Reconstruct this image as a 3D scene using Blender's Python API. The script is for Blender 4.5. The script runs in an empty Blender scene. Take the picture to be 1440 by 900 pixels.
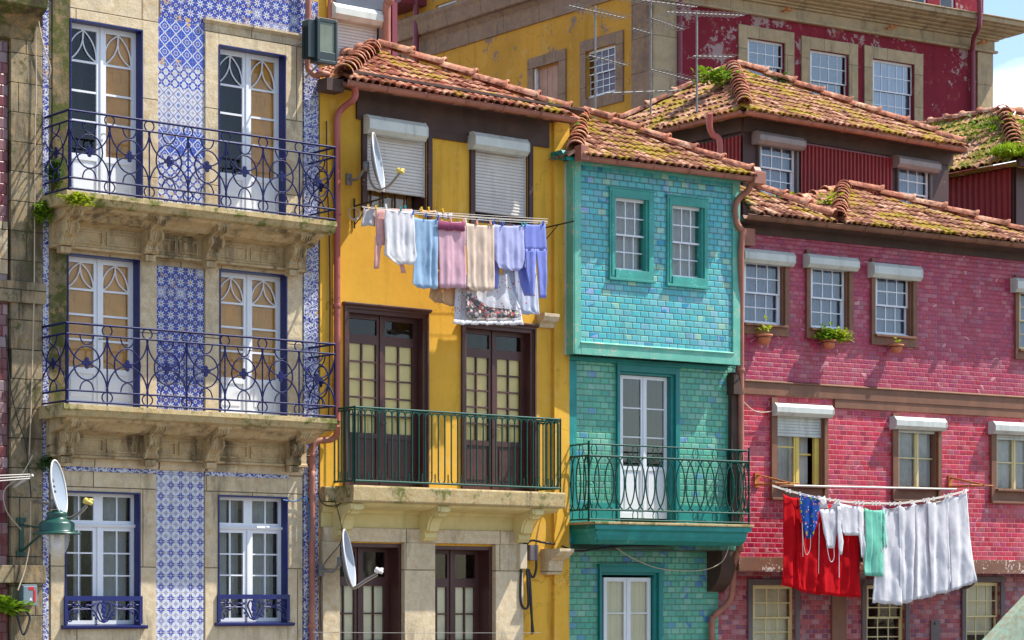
import bpy, math, random
from mathutils import Vector, Matrix, noise as mnoise
rnd = random.Random(7)
sc = bpy.context.scene
COL = sc.collection
F, CX, CY, CH = 3400.0, 720.0, 850.0, 5.2

# ---------------------------------------------------------------- mesh builder
class MB:
    def __init__(s): s.v = []; s.f = []; s.sm = []
    def add(s, vs, fs, sm=False):
        o = len(s.v); s.v += [tuple(v) for v in vs]
        s.f += [tuple(i + o for i in f) for f in fs]; s.sm += [sm] * len(fs)
    def box(s, x0, x1, w0, w1, z0, z1):
        """x along the front, w outwards from the front (local y = -w)"""
        if x0 > x1: x0, x1 = x1, x0
        if w0 > w1: w0, w1 = w1, w0
        if z0 > z1: z0, z1 = z1, z0
        y0, y1 = -w1, -w0
        s.add([(x0,y0,z0),(x1,y0,z0),(x1,y1,z0),(x0,y1,z0),(x0,y0,z1),(x1,y0,z1),(x1,y1,z1),(x0,y1,z1)],
              [(0,3,2,1),(4,5,6,7),(0,1,5,4),(1,2,6,5),(2,3,7,6),(3,0,4,7)])
    def prof(s, pts, x0, x1, sm=False):
        """profile [(w,z)] extruded along x"""
        n = len(pts)
        vs = [(x0,-w,z) for w,z in pts] + [(x1,-w,z) for w,z in pts]
        s.add(vs, [(i,(i+1)%n,(i+1)%n+n,i+n) for i in range(n)], sm)
        s.add([(x0,-w,z) for w,z in pts],[tuple(reversed(range(n)))]); s.add([(x1,-w,z) for w,z in pts],[tuple(range(n))])
    def plate(s, pts, w0, w1):
        """outline [(x,z)] with thickness w0..w1"""
        n = len(pts)
        s.add([(x,-w1,z) for x,z in pts],[tuple(range(n))]); s.add([(x,-w0,z) for x,z in pts],[tuple(reversed(range(n)))])
        s.add([(x,-w1,z) for x,z in pts]+[(x,-w0,z) for x,z in pts],[(i,i+n,(i+1)%n+n,(i+1)%n) for i in range(n)])
    def tube(s, pts, r, n=6, closed=False, r2=None):
        P = [Vector(p) for p in pts]; k = len(P)
        if k < 2: return
        vs = []; up = None
        for i, p in enumerate(P):
            if closed: t = P[(i+1)%k] - P[i-1]
            else: t = P[min(i+1,k-1)] - P[max(i-1,0)]
            if t.length < 1e-9: t = Vector((0,0,1))
            t.normalize()
            if up is None:
                up = Vector((0,0,1)) if abs(t.z) < .9 else Vector((1,0,0))
            a = t.cross(up)
            if a.length < 1e-4: a = t.cross(Vector((.3,1,.2)))
            a.normalize(); b = a.cross(t).normalized(); up = b
            rr = r if r2 is None else r + (r2-r)*i/(k-1)
            for j in range(n):
                c = 2*math.pi*j/n; q = p + a*math.cos(c)*rr + b*math.sin(c)*rr
                vs.append(q)
        fs = []
        for i in range(k if closed else k-1):
            i2 = (i+1)%k
            for j in range(n):
                fs.append((i*n+j, i*n+(j+1)%n, i2*n+(j+1)%n, i2*n+j))
        s.add(vs, fs, True)
        if not closed:
            s.add(vs[:n],[tuple(reversed(range(n)))]); s.add(vs[-n:],[tuple(range(n))])
    def lathe(s, prof, c, n=16, axis=None, sm=True):
        """prof [(r,h)] round the vertical (or the given axis) through c"""
        c = Vector(c); ax = Vector(axis).normalized() if axis is not None else Vector((0,0,1))
        a = ax.cross(Vector((0,0,1)) if abs(ax.z) < .9 else Vector((1,0,0))).normalized(); b = ax.cross(a)
        vs = [c + ax*h + (a*math.cos(2*math.pi*j/n) + b*math.sin(2*math.pi*j/n))*r for r,h in prof for j in range(n)]
        fs = [(i*n+j, i*n+(j+1)%n, (i+1)*n+(j+1)%n, (i+1)*n+j) for i in range(len(prof)-1) for j in range(n)]
        s.add(vs, fs, sm)
    def build(s, name, mat, parent=None, base=(0,0,0), bevel=0, solid=0):
        me = bpy.data.meshes.new(name)
        b = base
        me.from_pydata([(x-b[0],y-b[1],z-b[2]) for x,y,z in s.v], [], s.f)
        me.materials.append(mat); me.update()
        for p, q in zip(me.polygons, s.sm): p.use_smooth = q
        o = bpy.data.objects.new(name, me); COL.objects.link(o)
        if parent: o.parent = parent
        if bevel:
            m = o.modifiers.new('bevel','BEVEL'); m.width = bevel; m.segments = 2; m.limit_method = 'ANGLE'; m.angle_limit = 0.9
        if solid:
            m = o.modifiers.new('solid','SOLIDIFY'); m.thickness = solid
        return o

def tag(o, label=None, cat=None, group=None, kind=None):
    if label: o['label'] = label
    if cat: o['category'] = cat
    if group: o['group'] = group
    if kind: o['kind'] = kind
    return o

# ---------------------------------------------------------------- facade frames
class H:
    """a vertical facade plane: local x along the front, local y into the building, z up from the ground"""
    def __init__(s, px, depth, vpx):
        s.a = math.atan2(F, vpx-CX) if vpx > CX else -math.atan2(F, CX-vpx)
        s.o = Vector(((px-CX)/F*depth, depth, 0))
        s.u = Vector((math.cos(s.a), math.sin(s.a), 0)); s.n = Vector((math.sin(s.a), -math.cos(s.a), 0))
        s.root = None
    def P(s, px, py, w=0.0):
        d = Vector(((px-CX)/F, 1, (CY-py)/F)); c = Vector((0,0,CH))
        o = s.o + s.n*w
        t = (o-c).dot(s.n)/d.dot(s.n); p = c + d*t
        return (p-s.o).dot(s.u), p.z
    def L(s, px, py, w=0.0):
        u, z = s.P(px, py, w); return (u, -w, z)
    def U(s, px, w=0.0): return s.P(px, 800, w)[0]
    def Z(s, px, py, w=0.0): return s.P(px, py, w)[1]
    def rect(s, x0, x1, yt, yb, w=0.0):
        """u0,u1,zb,zt ; the two heights are read at the left edge"""
        return s.U(x0,w), s.U(x1,w), s.Z(x0,yb,w), s.Z(x0,yt,w)
    def world(s, p): return s.o + s.u*p[0] - s.n*p[1] + Vector((0,0,p[2]))
    def depth(s, px, w=0.0):
        d = Vector(((px-CX)/F, 1, 0)); o = s.o + s.n*w
        return (o.dot(s.n))/d.dot(s.n)
    def house(s, name, label, cat='house', group=None):
        e = bpy.data.objects.new(name, None); COL.objects.link(e)
        e.location = s.o; e.rotation_euler = (0,0,s.a); tag(e, label, cat, group); s.root = e; return e
    def empty(s, name, base, label, cat, group=None):
        e = bpy.data.objects.new(name, None); COL.objects.link(e)
        e.location = s.world(base); e.rotation_euler = (0,0,s.a); tag(e, label, cat, group); return e
    def thing(s, mb, name, mat, base, label, cat, group=None, **k):
        o = mb.build(name, mat, None, base, **k)
        o.location = s.world(base); o.rotation_euler = (0,0,s.a); tag(o, label, cat, group); return o
    def part(s, mb, name, mat, parent=None, **k):
        return mb.build(name, mat, parent or s.root, **k)

def wall_mb(u0, u1, z0, z1, holes, w=0, depth=6, reveal=.3, shell=True):
    """front with real openings, reveals, sides and back"""
    m = MB(); xs = sorted({u0,u1} | {min(max(h[i],u0),u1) for h in holes for i in (0,1)}); zs = sorted({z0,z1} | {h[i] for h in holes for i in (2,3)})
    for i in range(len(xs)-1):
        for j in range(len(zs)-1):
            cx, cz = (xs[i]+xs[i+1])/2, (zs[j]+zs[j+1])/2
            if any(h[0] < cx < h[1] and h[2] < cz < h[3] for h in holes): continue
            m.add([(xs[i],-w,zs[j]),(xs[i+1],-w,zs[j]),(xs[i+1],-w,zs[j+1]),(xs[i],-w,zs[j+1])],[(0,1,2,3)])
    for a,b,c,d in holes:
        y0, y1 = -w, -w+reveal
        m.add([(a,y0,c),(a,y1,c),(a,y1,d),(a,y0,d)],[(0,1,2,3)])
        m.add([(b,y0,c),(b,y0,d),(b,y1,d),(b,y1,c)],[(0,1,2,3)])
        m.add([(a,y0,d),(a,y1,d),(b,y1,d),(b,y0,d)],[(0,1,2,3)])
        m.add([(a,y0,c),(b,y0,c),(b,y1,c),(a,y1,c)],[(0,1,2,3)])
    if shell:
        y0, y1 = -w, -w+depth
        m.add([(u0,y0,z0),(u0,y0,z1),(u0,y1,z1),(u0,y1,z0)],[(0,1,2,3)])
        m.add([(u1,y0,z0),(u1,y1,z0),(u1,y1,z1),(u1,y0,z1)],[(0,1,2,3)])
        m.add([(u0,y1,z0),(u0,y1,z1),(u1,y1,z1),(u1,y1,z0)],[(0,1,2,3)])
        m.add([(u0,y0,z1),(u1,y0,z1),(u1,y1,z1),(u0,y1,z1)],[(0,1,2,3)])
    return m

# ---------------------------------------------------------------- node helper
class NT:
    def __init__(s, name):
        s.mat = bpy.data.materials.new(name); s.mat.use_nodes = True
        s.t = s.mat.node_tree; s.t.nodes.clear()
        s.out = s.t.nodes.new('ShaderNodeOutputMaterial')
        s.tc = s.t.nodes.new('ShaderNodeTexCoord')
        sp = s.n('ShaderNodeSeparateXYZ'); s.l(s.tc.outputs['Object'], sp.inputs[0]); s.x, s.y, s.z = sp.outputs
        s.pos = s.tc.outputs['Object']
    def n(s, t): return s.t.nodes.new(t)
    def l(s, a, b): s.t.links.new(a, b)
    def put(s, inp, v):
        if hasattr(v, 'is_output') or isinstance(v, bpy.types.NodeSocket): s.l(v, inp)
        elif isinstance(v, (tuple, list)) and len(v) == 3 and inp.type == 'RGBA': inp.default_value = (*v, 1)
        else: inp.default_value = v
    def m(s, op, a, b=None, c=None, clamp=False):
        n = s.n('ShaderNodeMath'); n.operation = op; n.use_clamp = clamp
        s.put(n.inputs[0], a)
        if b is not None: s.put(n.inputs[1], b)
        if c is not None: s.put(n.inputs[2], c)
        return n.outputs[0]
    def xyz(s, x, y, z):
        n = s.n('ShaderNodeCombineXYZ')
        for i, v in enumerate((x,y,z)): s.put(n.inputs[i], v)
        return n.outputs[0]
    def noise(s, scale, detail=3, rough=.55, vec=None, dist=0):
        n = s.n('ShaderNodeTexNoise'); s.put(n.inputs['Vector'], vec or s.pos)
        n.inputs['Scale'].default_value = scale; n.inputs['Detail'].default_value = detail
        n.inputs['Roughness'].default_value = rough; n.inputs['Distortion'].default_value = dist
        return n.outputs[0]
    def stretch(s, kx, ky, kz):
        n = s.n('ShaderNodeVectorMath'); n.operation = 'MULTIPLY'; s.l(s.pos, n.inputs[0]); n.inputs[1].default_value = (kx,ky,kz); return n.outputs[0]
    def white(s, vec):
        n = s.n('ShaderNodeTexWhiteNoise'); s.put(n.inputs['Vector'], vec); return n.outputs[0]
    def mix(s, f, a, b, mode='MIX'):
        n = s.n('ShaderNodeMix'); n.data_type = 'RGBA'; n.blend_type = mode
        s.put(n.inputs[0], f); s.put(n.inputs[6], a); s.put(n.inputs[7], b); return n.outputs[2]
    def ramp(s, f, stops, const=False):
        n = s.n('ShaderNodeValToRGB'); s.put(n.inputs[0], f); e = n.color_ramp.elements
        if const: n.color_ramp.interpolation = 'CONSTANT'
        e[0].position = stops[0][0]; e[0].color = (*stops[0][1],1)
        e[1].position = stops[1][0]; e[1].color = (*stops[1][1],1)
        for p, c in stops[2:]: x = e.new(p); x.color = (*c,1)
        return n.outputs[0]
    def step(s, v, lo, hi):
        n = s.n('ShaderNodeMapRange'); s.put(n.inputs[0], v); n.inputs[1].default_value = lo; n.inputs[2].default_value = hi
        n.interpolation_type = 'SMOOTHSTEP'; return n.outputs[0]
    def bsdf(s, color, rough=.6, spec=.5, bump=None, bstr=.3, bdist=.02, metal=0, coat=0, trans=0):
        p = s.n('ShaderNodeBsdfPrincipled')
        s.put(p.inputs['Base Color'], color); s.put(p.inputs['Roughness'], rough)
        p.inputs['Specular IOR Level'].default_value = spec; p.inputs['Metallic'].default_value = metal
        p.inputs['Coat Weight'].default_value = coat
        if bump is not None:
            b = s.n('ShaderNodeBump'); b.inputs['Strength'].default_value = bstr; b.inputs['Distance'].default_value = bdist
            s.l(bump, b.inputs['Height']); s.l(b.outputs[0], p.inputs['Normal'])
        r = p.outputs[0]
        if trans:
            tr = s.n('ShaderNodeBsdfTranslucent'); s.put(tr.inputs[0], color)
            mx = s.n('ShaderNodeMixShader'); mx.inputs[0].default_value = trans; s.l(r, mx.inputs[1]); s.l(tr.outputs[0], mx.inputs[2]); r = mx.outputs[0]
        s.l(r, s.out.inputs[0]); return s.mat

def S(r, g, b):
    f = lambda c: (c/255/12.92) if c/255 <= .04045 else ((c/255+.055)/1.055)**2.4
    return (f(r), f(g), f(b))
def sc3(c, k): return tuple(min(1, x*k) for x in c)

def paint(name, c, rough=.5, var=.18, chip=None, chipamt=.62, scale=3.0, grime=.25, bump=.15, spec=.5):
    t = NT(name); n1 = t.noise(scale, 5, .6); n2 = t.noise(scale*9, 4, .6)
    col = t.mix(t.step(n1,.3,.75), sc3(c,1-var), sc3(c,1+var*.6))
    col = t.mix(t.m('MULTIPLY', t.step(t.noise(1.3,4,.6,vec=t.stretch(4,4,.5)),.5,.8), grime), col, sc3(c,.45))
    if chip:
        col = t.mix(t.step(t.m('ADD',t.m('MULTIPLY',n1,.45),t.m('MULTIPLY',n2,.55)),chipamt-.015,chipamt+.015), col, chip)
    return t.bsdf(col, rough, spec, n2, bump, .01)

def stone(name, c, dark, moss=None, mossamt=.6, joint=True, bl=(.85,.42), stain=.55):
    t = NT(name); g = t.noise(70,2,.7); n1 = t.noise(2.2,6,.65); n2 = t.noise(9,5,.6)
    streak = t.noise(1.1,6,.7,vec=t.stretch(3.0,3.0,.7))
    col = t.ramp(g, [(.28,sc3(c,.62)),(.5,c),(.75,sc3(c,1.25))])
    col = t.mix(t.step(n2,.35,.8), col, t.mix(.75, col, S(176,140,88)))
    col = t.mix(t.m('MULTIPLY', t.step(n1,.40,.72), .55), col, sc3(c,.55))
    col = t.mix(t.m('MULTIPLY', t.step(streak,stain-.08,stain+.14), .85), col, dark)
    h = t.m('ADD', t.m('MULTIPLY',g,.35), n2)
    if joint:
        row = t.m('FLOOR', t.m('DIVIDE', t.z, bl[1])); xo = t.m('ADD', t.m('DIVIDE', t.x, bl[0]), t.m('MULTIPLY', row, .43))
        fx = t.m('FRACT', xo); fz = t.m('FRACT', t.m('DIVIDE', t.z, bl[1]))
        ex = t.m('MULTIPLY', t.m('MINIMUM', fx, t.m('SUBTRACT',1,fx)), bl[0]); ez = t.m('MULTIPLY', t.m('MINIMUM', fz, t.m('SUBTRACT',1,fz)), bl[1])
        e = t.m('ADD', t.m('MINIMUM', ex, ez), t.m('MULTIPLY', t.m('SUBTRACT', n2, .5), .012))
        k = t.step(e, .003, .011)
        r = t.white(t.xyz(t.m('FLOOR',xo), row, 0))
        col = t.mix(t.m('MULTIPLY', r, .30), col, sc3(c,1.35)); col = t.mix(t.m('SUBTRACT',1,k), col, sc3(dark,1.3))
        h = t.m('ADD', h, t.m('MULTIPLY', k, 1.2))
    if moss:
        mk = t.step(t.m('ADD', t.m('MULTIPLY', n1, .6), t.m('MULTIPLY', t.noise(14,4,.7), .4)), mossamt-.04, mossamt+.05)
        col = t.mix(t.m('MULTIPLY',mk,.9), col, moss)
    return t.bsdf(col, .85, .3, h, .55, .02)

def bricks(name, tw, th, cols, mortar, rough=.22, bev=.012, mw=.005, patch=None, stair=.45, light=.6):
    t = NT(name)
    row = t.m('FLOOR', t.m('DIVIDE', t.z, th)); xo = t.m('ADD', t.m('DIVIDE', t.x, tw), t.m('MULTIPLY', t.m('FLOORED_MODULO', row, 2.0), .5))
    xo = t.m('ADD', xo, t.m('MULTIPLY', t.white(t.xyz(row,3.3,1)), .10))
    fx = t.m('FRACT', xo); fz = t.m('FRACT', t.m('DIVIDE', t.z, th))
    ex = t.m('MULTIPLY', t.m('MINIMUM', fx, t.m('SUBTRACT',1,fx)), tw); ez = t.m('MULTIPLY', t.m('MINIMUM', fz, t.m('SUBTRACT',1,fz)), th)
    e = t.m('MINIMUM', ex, ez)
    r = t.white(t.xyz(t.m('FLOOR',xo), row, 0.5)); r2 = t.white(t.xyz(row, t.m('FLOOR',xo), 7.5))
    n = len(cols); tot = sum(w for w,_ in cols); acc = 0; st = []
    for w, c in cols: st.append((acc/tot, c)); acc += w
    # clustered choice: shift the random pick by a slow noise
    pick = t.m('FRACT', t.m('ADD', r, t.m('MULTIPLY', t.noise(.9,2), stair)))
    col = t.ramp(pick, st, True)
    col = t.mix(t.m('MULTIPLY', t.m('POWER', r2, 3.0), light), col, t.mix(.35, col, (1,1,1)))
    col = t.mix(t.m('MULTIPLY', t.white(t.xyz(row,1.7,t.m('FLOOR',xo))), .35), col, t.mix(1.0, col, (.6,.6,.66), 'MULTIPLY'))
    col = t.mix(t.m('MULTIPLY', t.step(t.noise(26,4,.7),.45,.8), .45), col, t.mix(1.0, col, (.55,.5,.5), 'MULTIPLY'))
    big = t.noise(1.4,5,.65)
    col = t.mix(t.m('MULTIPLY', t.step(big,.45,.75), .35), col, t.mix(1.0, col, (.62,.6,.62), 'MULTIPLY'))
    col = t.mix(t.m('MULTIPLY', t.step(t.noise(1.1,6,.7,vec=t.stretch(3.2,3.2,.35)),.49,.70), .42), col, t.mix(1.0, col, (.50,.47,.48), 'MULTIPLY'))
    col = t.mix(t.m('MULTIPLY', t.step(t.noise(.6,4,.6),.52,.68), .22), col, t.mix(.45, col, (.62,.56,.54)))
    if patch is not None: col = t.mix(t.step(t.m('ADD',t.m('MULTIPLY',t.noise(5,5,.7),.6),t.m('MULTIPLY',r,.4)),.73,.78), col, patch)
    k = t.step(e, mw*.55, mw*1.35)
    col = t.mix(k, mortar, col)
    tilt = t.m('ADD', t.m('MULTIPLY', t.m('MULTIPLY', t.m('SUBTRACT', r, .5), fx), .5), t.m('MULTIPLY', t.m('MULTIPLY', t.m('SUBTRACT', r2, .5), fz), .5))
    h = t.m('ADD', t.m('MINIMUM', t.m('DIVIDE', e, bev), 1.0), tilt)
    rg = t.mix(k, (.8,.8,.8), (rough,rough,rough))
    return t.bsdf(col, rg, .42, h, 1.0, .0065)

def azulejo(name, kind, T=.165, missing=.0, soot=.35):
    t = NT(name)
    blue, mid, wht, bei = S(10,28,140), S(70,104,186), S(206,210,216), S(196,160,104)
    ix = t.m('FLOOR', t.m('DIVIDE', t.x, T)); iz = t.m('FLOOR', t.m('DIVIDE', t.z, T))
    p = t.m('SUBTRACT', t.m('FRACT', t.m('DIVIDE', t.x, T)), .5); q = t.m('SUBTRACT', t.m('FRACT', t.m('DIVIDE', t.z, T)), .5)
    def polar(p, q): return t.m('SQRT', t.m('ADD', t.m('MULTIPLY',p,p), t.m('MULTIPLY',q,q))), t.m('ARCTAN2', q, p)
    r, th = polar(p, q)
    cp = t.m('SUBTRACT', t.m('FRACT', t.m('ADD', t.m('DIVIDE', t.x, T), .5)), .5); cq = t.m('SUBTRACT', t.m('FRACT', t.m('ADD', t.m('DIVIDE', t.z, T), .5)), .5)
    rc, tc = polar(cp, cq)
    c8 = t.m('COSINE', t.m('MULTIPLY', th, 8)); c4 = t.m('COSINE', t.m('MULTIPLY', th, 4)); k4 = t.m('COSINE', t.m('MULTIPLY', tc, 4))
    s = lambda v, e, wdt=.02: t.step(v, e-wdt, e+wdt)
    def less(v, e): return t.m('SUBTRACT', 1, s(v, e)) if not isinstance(e, bpy.types.NodeSocket) else t.m('SUBTRACT', 1, t.step(t.m('SUBTRACT', v, e), -.02, .02))
    if kind == 'star':
        star = less(r, t.m('ADD', .275, t.m('MULTIPLY', c8, .13))); dot = less(r, .085)
        ring = t.m('MULTIPLY', less(rc, .17), s(rc, .11))
        w_ = t.m('MAXIMUM', t.m('MULTIPLY', star, t.m('SUBTRACT',1,dot)), ring)
        col = t.mix(w_, blue, wht); col = t.mix(t.m('MULTIPLY', less(t.m('ABSOLUTE', t.m('SUBTRACT', r, .40)), .03), .8), col, mid); col = t.mix(dot, col, blue)
    elif kind == 'white':
        petal = t.m('MULTIPLY', less(r, t.m('ADD', .34, t.m('MULTIPLY', c4, .10))), s(t.m('ABSOLUTE', t.m('SINE', t.m('MULTIPLY', th, 2))), .26, .08))
        petal = t.m('MULTIPLY', petal, s(r, .09))
        dia = t.m('ADD', t.m('ABSOLUTE', cp), t.m('ABSOLUTE', cq))
        ring = t.m('MULTIPLY', less(dia, .21), s(dia, .14)); dot = less(rc, .05)
        col = t.mix(t.m('MAXIMUM', petal, t.m('MAXIMUM', ring, dot)), wht, S(62,72,168))
    elif kind == 'lattice':
        a = t.m('ABSOLUTE', t.m('SUBTRACT', t.m('ADD', t.m('ABSOLUTE', p), t.m('ABSOLUTE', q)), .5))
        line = less(a, .06); dot = less(r, t.m('ADD', .17, t.m('MULTIPLY', c8, .05))); d2 = less(rc, .13)
        col = t.mix(line, wht, S(120,110,160)); col = t.mix(dot, col, mid); col = t.mix(d2, col, S(170,165,190))
    elif kind == 'cross':
        a = t.m('ABSOLUTE', t.m('SUBTRACT', t.m('ADD', t.m('ABSOLUTE', p), t.m('ABSOLUTE', q)), .5))
        wig = t.m('ADD', a, t.m('MULTIPLY', t.m('COSINE', t.m('MULTIPLY', p, 40)), .02))
        col = t.mix(t.m('MAXIMUM', less(wig, .06), less(t.m('ABSOLUTE', t.m('SUBTRACT', r, .17)), .025)), S(40,76,176), wht)
    elif kind == 'floral':
        f1 = t.m('MULTIPLY', less(r, t.m('SUBTRACT', .27, t.m('MULTIPLY', c4, .14))), s(r, .09))
        f2 = t.m('MULTIPLY', less(rc, t.m('SUBTRACT', .22, t.m('MULTIPLY', k4, .09))), s(rc, .08)); lf = less(t.m('ABSOLUTE', t.m('SUBTRACT', t.m('ABSOLUTE', p), t.m('ABSOLUTE', q))), .045)
        col = t.mix(t.m('MAXIMUM', f1, t.m('MAXIMUM', f2, t.m('MULTIPLY', lf, .7))), wht, S(30,58,168))
    elif kind == 'band':
        zz = t.m('ABSOLUTE', t.m('SUBTRACT', t.m('MULTIPLY', t.m('ABSOLUTE', q), 1.5), t.m('ABSOLUTE', p)))
        bl = t.step(t.noise(34,2,.6), .50, .56)
        col = t.mix(bl, blue, wht); col = t.mix(less(zz, .07), col, wht); col = t.mix(t.m('MULTIPLY', less(rc,.14), .8), col, mid)
    else: # border
        zz = t.m('ABSOLUTE', t.m('SUBTRACT', t.m('MULTIPLY', t.m('ABSOLUTE', q), 1.4), t.m('ABSOLUTE', p)))
        w_ = t.m('MAXIMUM', less(zz, .09), less(t.m('ABSOLUTE', t.m('SUBTRACT', rc, .24)), .06))
        col = t.mix(t.m('MULTIPLY', w_, .75), blue, wht)
    rt = t.white(t.xyz(ix, iz, 0)); rt2 = t.white(t.xyz(iz, ix, 4.2))
    col = t.mix(t.m('MULTIPLY', rt, .2), col, t.mix(.45, col, mid))
    col = t.mix(t.m('MULTIPLY', t.step(t.noise(3,5,.7),.45,.75), soot), col, S(120,110,100))
    col = t.mix(t.m('MULTIPLY', t.step(rt2,.90,.91), .6), col, t.mix(.55, col, wht)); col = t.mix(t.m('MULTIPLY', t.step(t.noise(1.2,6,.7,vec=t.stretch(3,3,.4)),.50,.70), .30), col, S(96,92,92))
    # tile joints (two tiles per motif)
    g = T/2
    fx = t.m('FRACT', t.m('DIVIDE', t.x, g)); fz = t.m('FRACT', t.m('DIVIDE', t.z, g))
    e = t.m('MULTIPLY', t.m('MINIMUM', t.m('MINIMUM', fx, t.m('SUBTRACT',1,fx)), t.m('MINIMUM', fz, t.m('SUBTRACT',1,fz))), g)
    k = t.step(e, .0008, .0035)
    col = t.mix(k, S(165,140,105), col)
    if missing:
        mm = t.step(t.m('ADD', t.m('MULTIPLY', t.noise(4.5,5,.75),.8), t.m('MULTIPLY', t.white(t.xyz(t.m('FLOOR',t.m('DIVIDE',t.x,g)), t.m('FLOOR',t.m('DIVIDE',t.z,g)), 2)), .2)), 1-missing-.01, 1-missing+.01)
        col = t.mix(mm, col, bei)
    return t.bsdf(col, .3, .35, k, .3, .004)

def roofmat(name, c=S(178,104,74), moss=.5, green=.66):
    t = NT(name); n1 = t.noise(2.2,5,.65); n2 = t.noise(11,5,.7); r = t.m('ADD', t.m('MULTIPLY', t.noise(6.5,3,.6), .5), t.m('MULTIPLY', t.white(t.xyz(t.m('FLOOR',t.m('DIVIDE',t.x,.17)), t.m('FLOOR',t.m('DIVIDE',t.y,.28)), 1)), .5))
    col = t.ramp(r, [(.2,sc3(c,.42)),(.48,sc3(c,.9)),(.8,S(226,178,146))])
    col = t.mix(t.step(n2,.44,.7), col, S(92,62,50))
    mk = t.m('ADD', t.m('MULTIPLY', t.noise(1.1,4,.6), .42), t.m('ADD', t.m('MULTIPLY', n1, .25), t.m('MULTIPLY', n2, .33)))
    col = t.mix(t.step(mk, moss, moss+.06), col, S(162,134,40))
    col = t.mix(t.step(mk, green, green+.05), col, S(92,104,30))
    return t.bsdf(col, .85, .3, n2, .5, .02)

def plaster(name, c, under, amt=.62, over=None, zlo=None, zhi=None):
    t = NT(name); n1 = t.noise(1.1,7,.68); n2 = t.noise(9,6,.7); n3 = t.noise(.5,5,.6)
    col = t.mix(t.step(n3,.3,.7), sc3(c,.86), sc3(c,1.08))
    col = t.mix(t.m('MULTIPLY', t.step(n2,.5,.75), .25), col, sc3(c,.62))
    streak = t.noise(1.3,6,.7,vec=t.stretch(3.2,3.2,.35)); col = t.mix(t.m('MULTIPLY', t.step(streak,.50,.72), .5), col, sc3(c,.42))
    vo = t.n('ShaderNodeTexVoronoi'); vo.feature = 'DISTANCE_TO_EDGE'; vo.inputs['Scale'].default_value = .9
    wv = t.n('ShaderNodeVectorMath'); wv.operation='ADD'; t.l(t.stretch(1,0,1), wv.inputs[0]); t.l(t.xyz(t.m('MULTIPLY',t.noise(2.5,5,.7),.9), 0, t.m('MULTIPLY',t.noise(3.1,5,.7),.9)), wv.inputs[1]); t.l(wv.outputs[0], vo.inputs['Vector'])
    ck = t.m('MULTIPLY', t.m('SUBTRACT', 1, t.step(vo.outputs['Distance'], .002, .010)), t.step(n3, .48, .58)); col = t.mix(t.m('MULTIPLY', ck, .6), col, sc3(c,.3))
    col = t.mix(t.m('MULTIPLY', t.step(t.noise(1.9,5,.7),.55,.62), .22), col, t.mix(.5, sc3(c,1.1), S(216,196,150)))
    if under:
        v = t.m('ADD', t.m('MULTIPLY', n1, .7), t.m('MULTIPLY', n2, .3))
        if zlo is not None: v = t.m('ADD', v, t.m('MULTIPLY', t.step(t.z, zlo, zhi), .16))
        col = t.mix(t.step(v, amt, amt+.012), col, under)
    return t.bsdf(col, .88, .2, n2, .3, .012)

def cloth(name, c, pat=None, stripes=None, trans=.28):
    t = NT(name); n = t.noise(8,4,.6); col = t.mix(t.step(n,.3,.8), sc3(c,.9), sc3(c,1.04))
    if pat:
        for i,(cc, scl, thr) in enumerate(pat):
            v = t.n('ShaderNodeTexVoronoi'); v.inputs['Scale'].default_value = scl
            off = t.n('ShaderNodeVectorMath'); off.operation='ADD'; t.l(t.stretch(1,0,1), off.inputs[0]); off.inputs[1].default_value=(i*3.1,0,i*1.7)
            t.l(off.outputs[0], v.inputs['Vector'])
            col = t.mix(t.m('SUBTRACT',1,t.step(v.outputs['Distance'],thr,thr+.06)), col, cc)
    if stripes:
        col = t.mix(t.step(t.m('SINE', t.m('MULTIPLY', t.m('ADD',t.x,t.m('MULTIPLY',t.z,.15)), stripes[0])), .3, .6), col, stripes[1])
    weave = t.noise(160,1,.5); wr = t.noise(5,4,.55,vec=t.stretch(2,2,.9))
    return t.bsdf(col, .9, .15, t.m('ADD', wr, t.m('MULTIPLY',weave,.15)), .45, .02, trans=trans)

def glassmat(name, tint=(.86,.9,.92), base=.08):
    t = NT(name); tr = t.n('ShaderNodeBsdfTransparent'); tr.inputs[0].default_value = (*tint,1)
    gl = t.n('ShaderNodeBsdfGlossy'); gl.inputs['Roughness'].default_value = .03; gl.inputs[0].default_value = (1,1,1,1)
    b = t.n('ShaderNodeBump'); b.inputs['Strength'].default_value = .05; b.inputs['Distance'].default_value = .02; t.l(t.noise(2.5,2,.5), b.inputs['Height']); t.l(b.outputs[0], gl.inputs['Normal'])
    fr = t.n('ShaderNodeFresnel'); fr.inputs[0].default_value = 1.5; t.l(b.outputs[0], fr.inputs['Normal'])
    f = t.m('ADD', t.m('MULTIPLY', fr.outputs[0], .9), base, clamp=True)
    mx = t.n('ShaderNodeMixShader'); t.l(f, mx.inputs[0]); t.l(tr.outputs[0], mx.inputs[1]); t.l(gl.outputs[0], mx.inputs[2]); t.l(mx.outputs[0], t.out.inputs[0])
    return t.mat

def leafmat(name, c):
    t = NT(name); n = t.noise(30,2,.5); col = t.mix(t.step(n,.3,.7), sc3(c,.6), sc3(c,1.35))
    return t.bsdf(col, .6, .3, trans=.35)

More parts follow.
